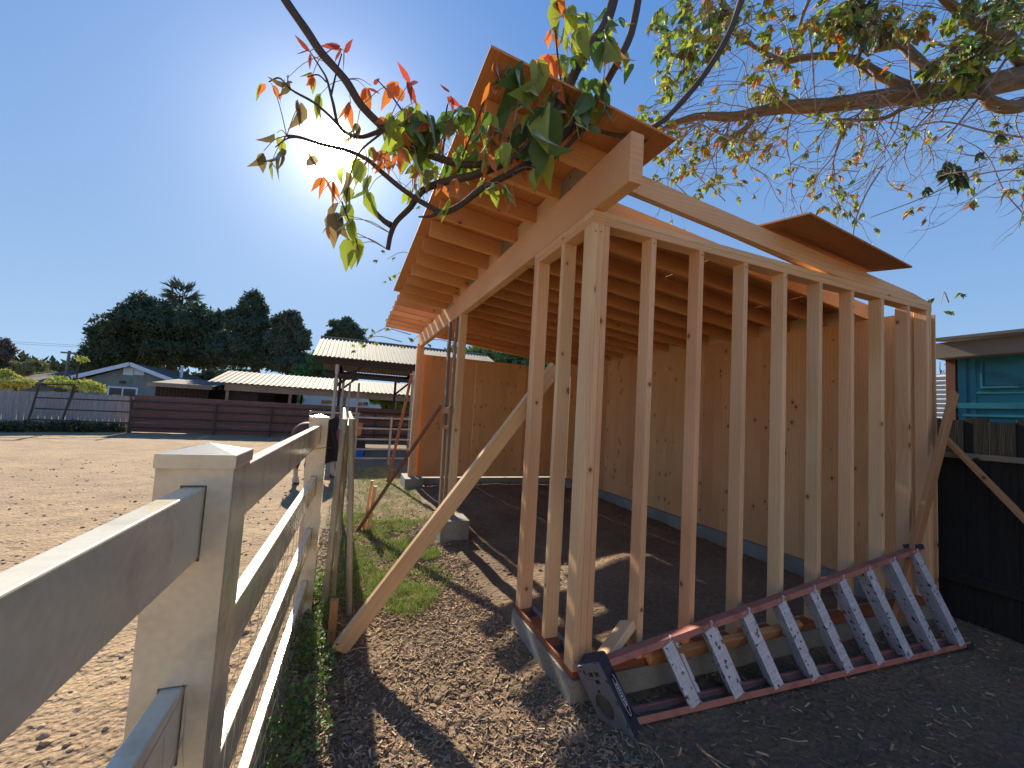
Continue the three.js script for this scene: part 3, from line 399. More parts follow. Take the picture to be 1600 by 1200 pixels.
// ---------------------------------------------------------------- white plastic rail fence
{
  const G = thing('rail_fence', 'white plastic post and rail fence running past the camera', 'fence', [-1.3589, 0, 0.8939]); G.rotation.y = -0.0306;
  const h1 = 1.1516, s = 0.3739, sp2 = 2.378, pw = 0.127;
  for (const zp of [sp2, 0, -sp2]) {
    const f = new THREE.Shape([[-pw, -0.5], [0, -0.5], [0, 1.19], [-pw, 1.19]].map((p) => new THREE.Vector2(...p)));
    for (let k = 0; k < 4; k++) { const y1 = h1 - k * s + 0.0028, y0 = y1 - 0.1456, x0 = -pw / 2 - 0.0218, x1 = -pw / 2 + 0.0218; f.holes.push(new THREE.Path([[x0, y0], [x0, y1], [x1, y1], [x1, y0]].map((p) => new THREE.Vector2(...p)))); }
    const face = new THREE.ExtrudeGeometry(f, { depth: 0.0035, bevelEnabled: true, bevelSize: -0.0, bevelThickness: 0.001, bevelSegments: 1 }).translate(0, 0, zp - 0.0045);
    const body = softBox(-pw, -0.5, 0, 0, 1.19, pw - 0.0145, 0.001).translate(0, 0, zp - pw), post = part('post', mergeGeometries([face.index ? face.toNonIndexed() : face, body.index ? body.toNonIndexed() : body]), M.vinyl, G);
    // uneven fine rounding comes from the cap lip
    const o = 0.0035, lip = softBox(-pw - o, 1.187, -pw - o, o, 1.214, o, 0.003).translate(0, 0, zp), ap = 1.231, x0 = -pw - o + 0.002, x1 = o - 0.002, z0 = zp - pw - o + 0.002, z1 = zp + o - 0.002, cx = -pw / 2, cz = zp - pw / 2, yb = 1.2135;
    const py = bufGeo([x0, yb, z1, x1, yb, z1, cx, ap, cz, x1, yb, z1, x1, yb, z0, cx, ap, cz, x1, yb, z0, x0, yb, z0, cx, ap, cz, x0, yb, z0, x0, yb, z1, cx, ap, cz], [0, 0, 0.14, 0, 0.07, 0.07, 0.14, 0, 0.14, 0.14, 0.07, 0.07, 0.14, 0.14, 0, 0.14, 0.07, 0.07, 0, 0.14, 0, 0, 0.07, 0.07]); py.computeVertexNormals();
    part('cap', mergeGeometries([lip.index ? lip.toNonIndexed() : lip, py]), M.vinyl, post);
  }
  for (const [za, zb] of [[-0.006, -sp2 + 0.0], [sp2 - 0.006, 0.0]]) for (let k = 0; k < 4; k++) { const y = h1 - k * s, e = za > 1 ? -0.004 : -pw - 0.0; part('rail', softBox(-pw / 2 - 0.019, y - 0.14, 0, -pw / 2 + 0.019, y, (za > 1 ? za - pw + 0.006 : za + 0.0 - pw + 0.006) - zb + 0.004, 0.004).translate(0, 0, zb - 0.004), M.vinyl, G); }
  // stock wire stapled to the yard side of the rails
  const ws = [], wx = (y, z) => 0.012 - 0.06 + 0.022 * N(y * 3, z * 2.3, 4) + 0.008 * N(y * 14, z * 11, 7);
  for (let y = -0.12; y < 0.80; y += 0.10) { const p = []; for (let z = -2.2; z <= 0.9; z += 0.1) p.push(V(wx(y, z) + 0.012, y + 0.03 * N(z * 1.7, y * 9, 2), z)); ws.push(limb(p, p.map(() => 0.00095), 4, 1)); }
  for (let z = -2.2; z < 0.9; z += 0.10) { const p = []; for (let y = -0.14; y <= 0.80; y += 0.09) p.push(V(wx(y, z) + 0.013, y, z + 0.02 * N(y * 4, z * 7, 3))); ws.push(limb(p, p.map(() => 0.0009), 4, 1)); }
  const wm = single('stock_wire', mergeGeometries(ws), M.wire, 'loose rusty stock wire fixed along the white fence rails', 'wire'); wm.position.copy(G.position); wm.rotation.copy(G.rotation);
  const tie = []; for (const [y, z0] of [[0.98, -sp2]]) for (let i = 0; i <= 16; i++) { const a = i / 16 * Math.PI * 2; tie.push(V(-pw / 2 + Math.cos(a) * 0.098, y + 0.01 * Math.sin(a * 2), z0 - pw / 2 + Math.sin(a) * 0.098)); }
  const tm = single('wire_tie', limb(tie, tie.map(() => 0.0022), 5, 2), M.rust, 'rusty wire tied round the second white fence post', 'wire'); tm.position.copy(G.position); tm.rotation.copy(G.rotation);
}
// pipe corral panels stacked on edge beyond the second post
const corral = (label, foot, top, back, n, r, group) => {
  const g = thing('corral_hurdle', label, 'hurdle', foot.toArray(), group), up = top.clone().sub(foot), e = V(back.x, back.y, back.z);
  for (const o of [V(0, 0, 0), e]) part('upright', pipe(o.clone(), o.clone().add(up), r, 12), M.galv, g);
  for (let k = 0; k < n; k++) { const t = 0.22 + 0.77 * k / (n - 1), a = up.clone().multiplyScalar(t); part('rail', pipe(a.clone().addScaledVector(e, 0.008), a.clone().addScaledVector(e, 0.992), r * 0.88, 10), M.galv, g); }
  return g;
};
corral('leftmost galvanised pipe panel standing on edge beside second fence post', V(-1.205, -0.22, -1.40), V(-1.172, 1.21, -1.40), V(-0.03, 0.05, -2.6), 5, 0.022);
corral('middle galvanised pipe panel of the three stacked on edge', V(-1.150, -0.22, -1.46), V(-1.148, 1.16, -1.46), V(0.02, 0.0, -2.5), 5, 0.019);
corral('rightmost galvanised pipe panel standing on edge next to the grass', V(-1.031, -0.22, -1.38), V(-1.125, 1.215, -1.36), V(-0.01, 0.0, -2.5), 4, 0.021);
{ const p = new THREE.PlaneGeometry(0.16, 0.34, 8, 14), q = p.attributes.position; for (let i = 0; i < q.count; i++) { const x = q.getX(i), y = q.getY(i); q.setXYZ(i, x * (0.75 + 0.3 * N(y * 7, 3)), y + 0.02 * N(x * 20, y * 5), 0.022 * Math.sin(x * 60 + y * 9) + 0.02 * N(x * 9, y * 9, 5)); } p.computeVertexNormals();
  const b = p.clone(), bi = b.index.array; for (let i = 0; i < bi.length; i += 3) { const t = bi[i]; bi[i] = bi[i + 1]; bi[i + 1] = t; } b.translate(0, 0, -0.006); b.computeVertexNormals();
  const m = single('hung_cloth', mergeGeometries([p, b]), M.cloth, 'dark grey cloth hanging over the pipe panel behind second post', 'cloth'); m.position.set(-1.262, 1.03, -1.62); m.rotation.set(0, 0.3, 0.12); }
// low corral behind the shed corner
{ const z = -9.1, g = thing('corral_fence', 'low pipe corral fence behind the far shed corner', 'fence', [-1.05, -0.2, z]);
  for (const y of [1.17, 0.90, 0.63, 0.38, 0.15]) part('rail', pipe(V(-0.05, y, 0.02 * y), V(1.9, y + 0.02, 0), 0.026, 10), M.galv, g);
  for (const x of [-0.05, 0.95, 1.9]) part('upright', pipe(V(x, -0.1, 0.05), V(x, 1.22, 0.05), 0.028, 10), M.galv, g);
  const h = thing('hitching_rail', 'short sunlit hitching rail behind the pony', 'rail', [-2.05, -0.2, -9.6]); part('bar', pipe(V(0, 1.24, 0), V(1.2, 1.25, 0), 0.03, 10), M.galv, h); for (const x of [0.02, 0.32, 1.15]) part('upright', pipe(V(x, -0.1, 0), V(x, 1.24, 0), 0.022, 8), M.galv, h);
  const lathe = (pts, m, name, label, pos) => { const o = single(name, new THREE.LatheGeometry(pts.map((p) => new THREE.Vector2(...p)), 20), m, label, name.split('_').pop()); o.position.set(...pos); return o; };
  const tub = (r, h2) => [[0, 0], [r * 0.8, 0], [r * 0.86, 0.01], [r, h2], [r * 1.06, h2], [r * 1.06, h2 + 0.02], [r * 0.95, h2 + 0.01], [r * 0.8, 0.02], [0, 0.02]];
  lathe(tub(0.20, 0.20), M.blueTub, 'feed_tub', 'bright blue feed tub on the ground beyond the corral', [-0.86, -0.2, -10.4]);
  lathe(tub(0.24, 0.36), M.orange, 'feed_bucket', 'orange bucket standing on a block behind corral rails', [-0.95, 0.36, -11.2]);
  single('mounting_block', board(-1.25, -0.2, -11.5, -0.6, 0.355, -10.95, 0.01), M.brown, 'dark wooden block under the orange bucket', 'block');
}

// ---------------------------------------------------------------- far side of the arena
const wallBox = (x0, y0, z0, x1, y1, z1) => { const g = new THREE.BoxGeometry(x1 - x0, y1 - y0, z1 - z0).translate((x0 + x1) / 2, (y0 + y1) / 2, (z0 + z1) / 2), p = g.attributes.position, n = g.attributes.normal, u = g.attributes.uv; for (let i = 0; i < p.count; i++) Math.abs(n.getX(i)) > 0.5 ? u.setXY(i, p.getZ(i), p.getY(i)) : Math.abs(n.getY(i)) > 0.5 ? u.setXY(i, p.getX(i), p.getZ(i)) : u.setXY(i, p.getX(i), p.getY(i)); return g; };
{ // dull red board fence with pipe rails before it
  const g = thing('red_fence', 'dull red board fence with pipe rails along the far arena side', 'fence', [-8.35, -0.2, -16.9]);
  for (let s = 0; s < 5; s++) for (let k = 0; k < 4; k++) part('board', board(s * 2.44 + 0.004, 0.02 + k * 0.333, -0.02 + 0.003 * (k % 2), s * 2.44 + 2.435, 0.02 + k * 0.333 + 0.3305, 0.004 + 0.003 * (k % 2), 0.004), M.redMetal, g);
  for (const y of [0.20, 0.55, 0.86, 1.14]) part('rail', pipe(V(0.05, y, 0.14), V(12.1, y + 0.01, 0.14), 0.024, 8), M.darkPipe, g);
  for (const x of [0.02, 2.55, 4.4, 6.4, 8.3, 10.3, 12.1]) part('post', pipe(V(x, -0.2, 0.19), V(x + 0.02, 1.18, 0.19), 0.034, 8), M.darkPipe, g);
}
{ // old white paling fence
  const p0 = V(-8.45, -0.2, -17.6), p1 = V(-17.5, -0.2, -13.2), d = p1.clone().sub(p0), n = 66, ang = Math.atan2(-d.z, d.x), g = thing('white_fence', 'old whitewashed paling fence at the far left of the arena', 'fence', p0.toArray()); g.rotation.y = ang;
  const L = d.length(), w = L / n; for (let i = 0; i < n; i++) part('paling', board(i * w + 0.004, 0, -0.01 + rr(-0.006, 0.006), (i + 1) * w - 0.003, 1.28 + rr(-0.03, 0.03) + 0.06 * i / n, 0.01, 0.002), M.whitePaint, g);
  for (const y of [0.25, 1.0]) part('rail', board(0, y, 0.02, L, y + 0.09, 0.06), M.whitePaint, g);
}
{ // pipe gate leaning before the palings
  const z = -15.9, g = thing('pipe_gate', 'dark pipe gate leaning before the old white paling fence', 'gate', [0, 0, 0]), q = (u, v) => onZ(u, v, z);
  for (const [a, b, r] of [[[62, 600], [43, 662], 0.03], [[117, 600], [98, 655], 0.03], [[120, 603], [100, 650], 0.02], [[205, 620], [203, 676], 0.035]]) part('upright', pipe(q(...a), q(...b), r, 8), M.darkPipe, g);
  for (const [a, b] of [[[62, 600], [117, 601]], [[58, 621], [206, 627]], [[54, 638], [206, 644]], [[48, 655], [204, 661]]]) part('rail', pipe(q(...a), q(...b), 0.022, 8), M.darkPipe, g);
}
const gable = (name, label, zf, depth, ridge, left, right, base, roofM, wallM, over = 0.35, th = 0.14) => {
  const g = thing(name, label, 'house', [0, 0, 0]);
  part('wall', new THREE.ExtrudeGeometry(new THREE.Shape([[left.x + over, base], [right.x - over, base], [right.x - over, right.y - 0.12], [ridge.x, ridge.y - 0.1], [left.x + over, left.y - 0.12]].map((p) => new THREE.Vector2(...p))), { depth, bevelEnabled: false }).translate(0, 0, zf - depth), wallM, g);
  for (const e of [left, right]) { const d = V(e.x - ridge.x, e.y - ridge.y, 0), l = d.length(); const r = part('roof', new THREE.BoxGeometry(l, th, depth + 2 * over).applyMatrix4(new THREE.Matrix4().makeRotationZ(Math.atan2(d.y, d.x))).translate((e.x + ridge.x) / 2, (e.y + ridge.y) / 2, zf - depth / 2), roofM, g);
    part('bargeboard', new THREE.BoxGeometry(l, th + 0.10, 0.05).applyMatrix4(new THREE.Matrix4().makeRotationZ(Math.atan2(d.y, d.x))).translate((e.x + ridge.x) / 2, (e.y + ridge.y) / 2 - 0.02, zf + over + 0.03), M.trim, r); }
  return g;
};
{ const z = -32, q = (u, v) => onZ(u, v, z), h = gable('stucco_house', 'pale grey green stucco house with low gable behind the arena fence', z, 9, q(207, 569), q(96, 595), q(282, 598), -0.3, M.shingle, M.stucco);
  const a = q(169, 603), b = q(214, 625), win = part('window', wallBox(a.x, b.y, z - 0.02, b.x, a.y, z + 0.05), M.trim, h), mid = (a.x + b.x) / 2;
  part('pane', wallBox(a.x + 0.1, b.y + 0.1, z + 0.03, mid - 0.04, a.y - 0.1, z + 0.055), M.glass, win); part('pane', wallBox(mid + 0.04, b.y + 0.1, z + 0.03, b.x - 0.1, a.y - 0.1, z + 0.055), M.glass, win);
  for (const u of [201, 218]) { const c = q(u, 580); part('gable_vent', wallBox(c.x - 0.26, c.y - 0.25, z, c.x + 0.26, c.y + 0.25, z + 0.04), M.trim, h); }
  const l = q(192, 597); part('wall_lamp', wallBox(l.x - 0.12, l.y - 0.08, z, l.x + 0.12, l.y + 0.08, z + 0.16), M.cap, h); const c = q(257, 578); part('flue', pipe(V(c.x, c.y - 0.9, z - 3), V(c.x, c.y + 0.55, z - 3), 0.1, 8), M.trim, h);
  const z2 = -36, q2 = (u, v) => onZ(u, v, z2), h2 = thing('hip_house', 'low house with grey hipped shingle roof at the far left', 'house', [0, 0, 0]), e0 = q2(-60, 598), e1 = q2(105, 602), r0 = q2(40, 572), r1 = q2(85, 576);
  part('wall', wallBox(e0.x + 0.5, -0.4, z2 - 8, e1.x - 0.5, e1.y - 0.05, z2 - 0.5), M.stucco, h2);
  const P = [V(e0.x, e0.y, z2), V(e1.x, e1.y, z2), V(e1.x, e1.y, z2 - 9), V(e0.x, e0.y, z2 - 9), V(r0.x, r0.y, z2 - 4.5), V(r1.x, r1.y, z2 - 4.5)], tri = [[0, 1, 5], [0, 5, 4], [1, 2, 5], [2, 3, 4], [2, 4, 5], [3, 0, 4], [0, 2, 1], [0, 3, 2]];
  const hg = bufGeo(tri.flatMap((t) => t.flatMap((i) => P[i].toArray())), tri.flatMap((t) => t.flatMap((i) => [P[i].x, P[i].z]))); hg.computeVertexNormals(); part('roof', hg, M.shingle, h2);
  const w0 = q2(78, 604), w1 = q2(100, 612); part('window', wallBox(w0.x, w1.y, z2 - 0.55, w1.x, w0.y, z2 - 0.44), M.glass, h2);
}
{ // brown outbuilding
  const z = -22, q = (u, v) => onZ(u, v, z), a = q(236, 598), b = q(336, 603), g = thing('brown_outbuilding', 'small dark brown outbuilding with flat grey roof beside the barn', 'outbuilding', [0, 0, 0]);
  const n = 14, w = (b.x - a.x - 0.4) / n; for (let i = 0; i < n; i++) part('board', wallBox(a.x + 0.2 + i * w, -0.3, z - 0.02 - 0.01 * (i % 2), a.x + 0.2 + (i + 1) * w - 0.015, a.y - 0.1, z + 0.02), M.brown, g);
  part('wall', wallBox(a.x + 0.22, -0.3, z - 3, b.x - 0.22, a.y - 0.12, z - 0.06), M.brown, g);
  const rf = new THREE.BoxGeometry(b.x - a.x, 0.12, 3.8).rotateX(0.10).translate((a.x + b.x) / 2, a.y + 0.12, z - 1.5); part('roof', rf, M.shingle, g); part('fascia', wallBox(a.x + 0.002, a.y - 0.16, z + 0.36, b.x - 0.002, a.y + 0.03, z + 0.41), M.old, g);
}
{ // long low barn with ribbed metal roof
  const g = thing('low_barn', 'long low open barn with pale ribbed metal roof', 'barn', [0, 0, 0]), y0 = 1.90, z0 = -20, x0 = -7.05, rise = 0.70, run = 3.2, len = Math.hypot(rise, run), an = Math.atan2(rise, run);
  part('roof', corrugated(11, len, 0.22, 0.03).translate(0, 0, -len).rotateX(an).translate(x0, y0, z0), M.metalRoof, g); part('roof', corrugated(11, len, 0.22, 0.03).translate(0, 0, -len).rotateX(-an).translate(x0, y0 + rise, z0 - run), M.metalUnder, g);
  part('fascia', wallBox(x0 + 0.6, y0 - 0.34, z0 - 0.30, x0 + 10.9, y0 - 0.02, z0 - 0.25), M.metalUnder, g);
  for (const x of [0.65, 3.2, 5.6, 8.1, 10.5]) { part('post', wallBox(x0 + x, -0.3, z0 - 0.42, x0 + x + 0.12, y0 - 0.1, z0 - 0.31), M.old, g); part('post', wallBox(x0 + x, -0.3, z0 - 5.6, x0 + x + 0.12, y0 + 0.2, z0 - 5.48), M.brown, g); }
  part('partition', wallBox(x0 + 0.7, -0.3, z0 - 5.4, x0 + 1.9, y0 - 0.1, z0 - 0.5), M.brown, g); part('stall_board', wallBox(x0 + 1.0, -0.3, z0 - 5.75, x0 + 3.0, 1.6, z0 - 5.65), M.brown, g);
}
{ // tall pole barn
  const g = thing('pole_barn', 'taller open pole barn with ribbed metal roof beside the shed', 'barn', [0, 0, 0]), x0 = -2.30, y0 = 2.72, z0 = -12, rise = 1.02, run = 3.0, len = Math.hypot(rise, run), an = Math.atan2(rise, run), w = 6.5;
  part('roof', corrugated(w, len, 0.13, 0.022).translate(0, 0, -len).rotateX(an).translate(x0, y0, z0), M.metalRoof, g);
  part('roof', corrugated(w, len, 0.13, 0.022).translate(0, 0, -len).rotateX(-an).translate(x0, y0 + rise, z0 - run), M.metalUnder, g);
  part('ridge_cap', wallBox(x0 - 0.02, y0 + rise - 0.01, z0 - run - 0.12, x0 + w, y0 + rise + 0.03, z0 - run + 0.12), M.metalUnder, g);
  part('eave_beam', board(x0 + 0.1, y0 - 0.22, z0 - 0.16, x0 + w, y0 - 0.03, z0 - 0.08), M.brown, g); part('eave_beam', board(x0 + 0.1, y0 - 0.22, z0 - 5.9, x0 + w, y0 - 0.03, z0 - 5.8), M.brown, g);
  part('tie_beam', board(x0 + 0.4, y0 - 0.62, z0 - 0.16, x0 + w, y0 - 0.50, z0 - 0.08), M.brown, g);
  for (const x of [0.72, 3.1, 5.5]) for (const z of [z0 - 0.12, z0 - 5.85]) { part('pole', pipe(V(x0 + x, -0.3, z), V(x0 + x, y0 - 0.21, z), 0.055, 10), z > z0 - 1 ? M.galv : M.brown, g); part('knee_brace', strut(V(x0 + x, y0 - 0.9, z - 0.07), V(x0 + x + 0.75, y0 - 0.2, z - 0.07), 0.06, 0.09), M.brown, g); part('rafter', strut(V(x0 + x, y0 - 0.05, z0 - 0.1), V(x0 + x, y0 + rise - 0.06, z0 - run), 0.05, 0.09), M.brown, g); part('chord', strut(V(x0 + x + 0.1, y0 - 0.3, z0 - 0.2), V(x0 + x + 0.1, y0 - 0.3, z0 - 5.8), 0.05, 0.12), M.brown, g); }
  for (const x of [0.92, 1.12, 1.4]) part('gate_pole', pipe(V(x0 + x, -0.3, z0 + 0.6 - x), V(x0 + x + 0.02, 2.0, z0 + 0.6 - x), 0.035, 8), M.galv, g);
}
{ // white building far behind
  const z = -30, a = onZ(462, 610, z), b = onZ(596, 632, z), g = thing('white_building', 'long white building with small windows behind the barns', 'building', [0, 0, 0]);
  part('wall', wallBox(a.x, -0.3, z - 5, b.x, 2.25, z), M.siding, g); part('roof', new THREE.BoxGeometry(b.x - a.x + 0.8, 0.14, 6).rotateX(0.06).translate((a.x + b.x) / 2, 2.4, z - 2.4), M.shingle, g);
  for (const u of [506, 514, 562, 571]) { const c = onZ(u, u < 540 ? 628 : 631, z), wi = part('window', wallBox(c.x - 0.17, c.y - 0.12, z, c.x + 0.17, c.y + 0.12, z + 0.03), M.glass, g); part('frame', wallBox(c.x - 0.2, c.y - 0.17, z, c.x + 0.2, c.y - 0.125, z + 0.05), M.trim, wi); }
}
{ // utility pole and lines
  const p = onZ(107, 548, -38), g = thing('utility_pole', 'thin utility pole rising behind the houses at far left', 'pole', [p.x, -0.3, p.z]); part('pole', pipe(V(0, 0, 0), V(0.06, p.y + 0.3, 0), 0.09, 8), M.old, g); part('crossarm', board(-0.4, p.y + 0.08, -0.05, 0.5, p.y + 0.2, 0.05), M.old, g);
  for (const [a, b, c] of [[[-20, 532], [60, 536], [180, 543]], [[-20, 534], [60, 539], [180, 545]]]) { const q = [a, b, c].map((t) => onZ(...t, -44)); single('power_line', limb(q, [0.009, 0.009, 0.009], 4, 6), M.cap, a[1] === 532 ? 'upper of two thin power lines in the sky at far left' : 'lower of two thin power lines in the sky at far left', 'cable'); }
}
// ---------------------------------------------------------------- right of the shed
{ // blackened board fence along the boundary
  const x = 3.66, g = thing('dark_fence', 'blackened old board fence along the right boundary', 'fence', [x, -0.2, 0]); let z = 2.9, i = 0;
  while (z > -6.8) { const w = rr(0.125, 0.15), h = 1.70 + rr(-0.025, 0.02), o = rr(-0.006, 0.006); part('board', board(o, 0, z - w + 0.0008, o + 0.02, h, z - 0.0008, 0.003), M.black, g); z -= w; i++; }
  part('rail', board(-0.045, 1.37, -6.7, -0.008, 1.415, 2.8), M.old, g); part('rail', board(-0.045, 0.35, -6.7, -0.008, 0.43, 2.8), M.black, g);
  prop('brace_board', V(3.57, 1.36, -0.03), V(3.52, 0.32, 0.78), 0.034, 0.06, M.oldTan, 'weathered brace slanting down across the dark fence', V(1, 0, 0));
}
{ // blue panelled shed beyond the fence
  const x = 5.0, g = thing('blue_shed', 'blue panelled shed wall with grey fascia beyond the dark fence', 'shed', [0, 0, 0]), zl = -0.47;
  part('wall', wallBox(x, -0.3, zl, x + 0.12, 2.30, 3.2), M.blue, g);
  const fr = (name, y0, y1, za, zb, o, m = M.blue) => part(name, wallBox(x - o, y0, za, x - 0.0005, y1, zb), m, g);
  fr('stile', 1.30, 2.24, zl + 0.01, zl + 0.075, 0.022); fr('stile', 1.30, 2.24, zl + 0.10, zl + 0.145, 0.014);
  fr('panel_mould', 1.87, 1.89, zl + 0.18, 0.95, 0.026); fr('panel_mould', 1.89, 2.16, zl + 0.18, zl + 0.198, 0.026); fr('panel_mould', 1.815, 1.835, zl + 0.15, 0.98, 0.02); fr('panel', 1.905, 2.15, zl + 0.215, 0.92, 0.012);
  fr('skirt_mould', 1.66, 1.72, zl + 0.005, 3.1, 0.03); fr('skirt_mould', 1.575, 1.60, zl + 0.005, 3.1, 0.026); fr('skirt', 1.45, 1.55, zl + 0.006, 3.1, 0.018);
  part('corner_post', board(x - 0.03, -0.3, zl - 0.085, x + 0.09, 2.24, zl - 0.005), M.oldRed, g);
  part('fascia', board(x - 0.24, 2.19, zl - 0.13, x - 0.20, 2.36, 3.4), M.old, g); part('soffit', board(x - 0.197, 2.20, zl - 0.12, x + 0.1, 2.225, 3.4), M.old, g);
  part('roof', new THREE.BoxGeometry(2.6, 0.03, 4.2).rotateZ(0.10).translate(x + 0.93, 2.51, 1.55), M.metalUnder, g);
  const h = thing('white_trailer', 'strip of white ribbed siding between shed and blue shed', 'trailer', [0, 0, 0]); part('body', wallBox(7.0, -0.3, -3.2, 7.2, 2.28, -0.6), M.siding, h); for (let k = 0; k < 14; k++) part('rib', limb([V(7.0, 1.35 + k * 0.068, -3.2), V(7.0, 1.35 + k * 0.068, -2), V(7.0, 1.35 + k * 0.068, -0.6)], [0.02, 0.02, 0.02], 8, 1), M.siding, h);
}
// ---------------------------------------------------------------- pony grazing behind the fence
{
  const res = 84, mc = new MarchingCubes(res, M.cap, false, false, 60000), S = 0.85, ctr = V(0.0, 0.62, 0);      // local: nose towards +x, ground y = 0
  const bones = [];
  const bone = (a, b, r0, r1) => bones.push([V(...a), V(...b), r0, r1]);
  bone([-0.36, 0.80, 0], [-0.05, 0.74, 0], 0.215, 0.215); bone([-0.05, 0.74, 0], [0.34, 0.76, 0], 0.215, 0.19); bone([-0.40, 0.84, 0], [-0.46, 0.72, 0], 0.16, 0.14);
  bone([0.36, 0.82, 0], [0.60, 0.72, 0], 0.15, 0.11); bone([0.60, 0.72, 0], [0.74, 0.52, 0], 0.10, 0.085); bone([0.74, 0.50, 0], [0.80, 0.30, 0], 0.085, 0.055); bone([0.80, 0.30, 0], [0.80, 0.24, 0], 0.055, 0.05);
  for (const s of [-1, 1]) {
    bone([-0.40, 0.76, 0.10 * s], [-0.30, 0.54, 0.11 * s], 0.13, 0.08); bone([-0.30, 0.54, 0.11 * s], [-0.44, 0.34, 0.10 * s], 0.072, 0.042); bone([-0.44, 0.34, 0.10 * s], [-0.41, 0.08, 0.10 * s], 0.036, 0.03); bone([-0.41, 0.07, 0.1 * s], [-0.39, 0.03, 0.1 * s], 0.04, 0.046);
    const f = s > 0 ? 0.08 : -0.02; bone([0.32, 0.70, 0.10 * s], [0.30, 0.40, 0.10 * s], 0.10, 0.046); bone([0.30, 0.40, 0.10 * s], [0.28 + f, 0.10, 0.10 * s], 0.04, 0.03); bone([0.28 + f, 0.08, 0.1 * s], [0.30 + f, 0.03, 0.1 * s], 0.038, 0.045);
    bone([0.645, 0.66, 0.05 * s], [0.625, 0.76, 0.075 * s], 0.028, 0.01);
  }
  const q = V(0, 0, 0), ab = V(0, 0, 0), ap = V(0, 0, 0);
  for (let k = 0; k < res; k++) for (let j = 0; j < res; j++) for (let i = 0; i < res; i++) {
    q.set((i / res * 2 - 1) * S + ctr.x + 0.12, (j / res * 2 - 1) * S + ctr.y, (k / res * 2 - 1) * S); let acc = 0;
    for (const [a, b, r0, r1] of bones) { ab.subVectors(b, a); ap.subVectors(q, a); const t = Math.min(1, Math.max(0, ap.dot(ab) / ab.lengthSq())), d = ap.addScaledVector(ab, -t).length() - (r0 + (r1 - r0) * t); if (d < 0.25) acc += Math.exp(-d * 42); }
    mc.field[k * res * res + j * res + i] = acc > 0 ? Math.log(acc) / 42 : -0.3;
  }
  mc.isolation = 0; mc.update();
  const g = new THREE.BufferGeometry(); g.setAttribute('position', new THREE.BufferAttribute(mc.positionArray.slice(0, mc.count * 3), 3)); g.scale(S, S, S).translate(ctr.x + 0.12, ctr.y, 0);
  const gm = mergeVertices(g, 1e-4); gm.computeVertexNormals(); const col = [], p = gm.attributes.position;
  for (let i = 0; i < p.count; i++) { const y = p.getY(i), w = sm(0.12, 0.04, fbm(p.getX(i) * 5, y * 5 + p.getZ(i) * 4, 3, 3)) * sm(0.42, 0.2, y) , x = p.getX(i); const face = sm(0.70, 0.78, x); const c = [0.12, 0.045, 0.024]; mix3(c, [...c], [0.45, 0.42, 0.38], Math.min(1, w + face * 0.5)); if (y < 0.05) c[0] = c[1] = c[2] = 0.04; col.push(...c); }
  gm.setAttribute('color', new THREE.Float32BufferAttribute(col, 3));
  const t = thing('pony', 'small brown pony seen from behind the second white fence post', 'pony', [-1.63, -0.215, -6.9]); t.rotation.y = 1.1; t.scale.setScalar(1.12);
  part('body', gm, std([1, 1, 1], 0.75, { vertexColors: true }), t);
  const tail = []; for (let i = 0; i < 26; i++) { const a = rr(-0.05, 0.05), b = rr(-0.08, 0.06); tail.push(limb([V(-0.52, 0.90, a * 0.4), V(-0.60, 0.82, a), V(-0.62 + b, 0.58, a * 1.2), V(-0.60 + b * 1.4, 0.34 + rr(0, 0.1), a * 1.3)], [0.016, 0.018, 0.014, 0.003], 5, 3)); }
  part('tail', mergeGeometries(tail), std([0.03, 0.022, 0.018], 0.7), t);
  const mane = []; for (let i = 0; i < 22; i++) { const f = i / 21, x = 0.34 + 0.30 * f, y = 0.97 - 0.18 * f; mane.push(limb([V(x, y, 0.01), V(x + 0.02, y - 0.02, 0.07), V(x + 0.03, y - 0.14 + rr(-0.03, 0.03), 0.13)], [0.014, 0.014, 0.003], 5, 3)); }
  part('mane', mergeGeometries(mane), std([0.03, 0.022, 0.018], 0.7), t);
}

// unseen house behind the camera, placed to light near faces of fence and studs
{
  const z = 9.5, g = thing('unseen_yard_house', 'unseen tan stucco house behind the camera, placed to light fence and studs', 'house', [0, 0, 0]), tan = std([0.62, 0.48, 0.32], 0.9, { map: T_conc });
  part('wall', wallBox(-9, -0.4, z, 9, 3.3, z + 7), tan, g); part('roof', new THREE.BoxGeometry(19.4, 0.18, 5.2).rotateX(-0.32).translate(0, 3.95, z + 1.75), M.shingle, g); part('roof', new THREE.BoxGeometry(19.4, 0.18, 5.2).rotateX(0.32).translate(0, 3.95, z + 6.6), M.shingle, g);
  for (const x of [-6, -2.4, 4.4]) { const w = part('window', wallBox(x - 0.75, 0.9, z - 0.06, x + 0.75, 2.1, z + 0.02), M.trim, g); part('pane', wallBox(x - 0.66, 0.99, z - 0.075, x - 0.03, 2.01, z - 0.05), M.glass, w); part('pane', wallBox(x + 0.03, 0.99, z - 0.075, x + 0.66, 2.01, z - 0.05), M.glass, w); }
  const dr = part('door', wallBox(0.6, -0.1, z - 0.05, 1.5, 2.0, z + 0.02), M.trim, g); part('handle', new THREE.SphereGeometry(0.035, 10, 8).translate(1.4, 0.95, z - 0.09), M.rivet, dr);
}

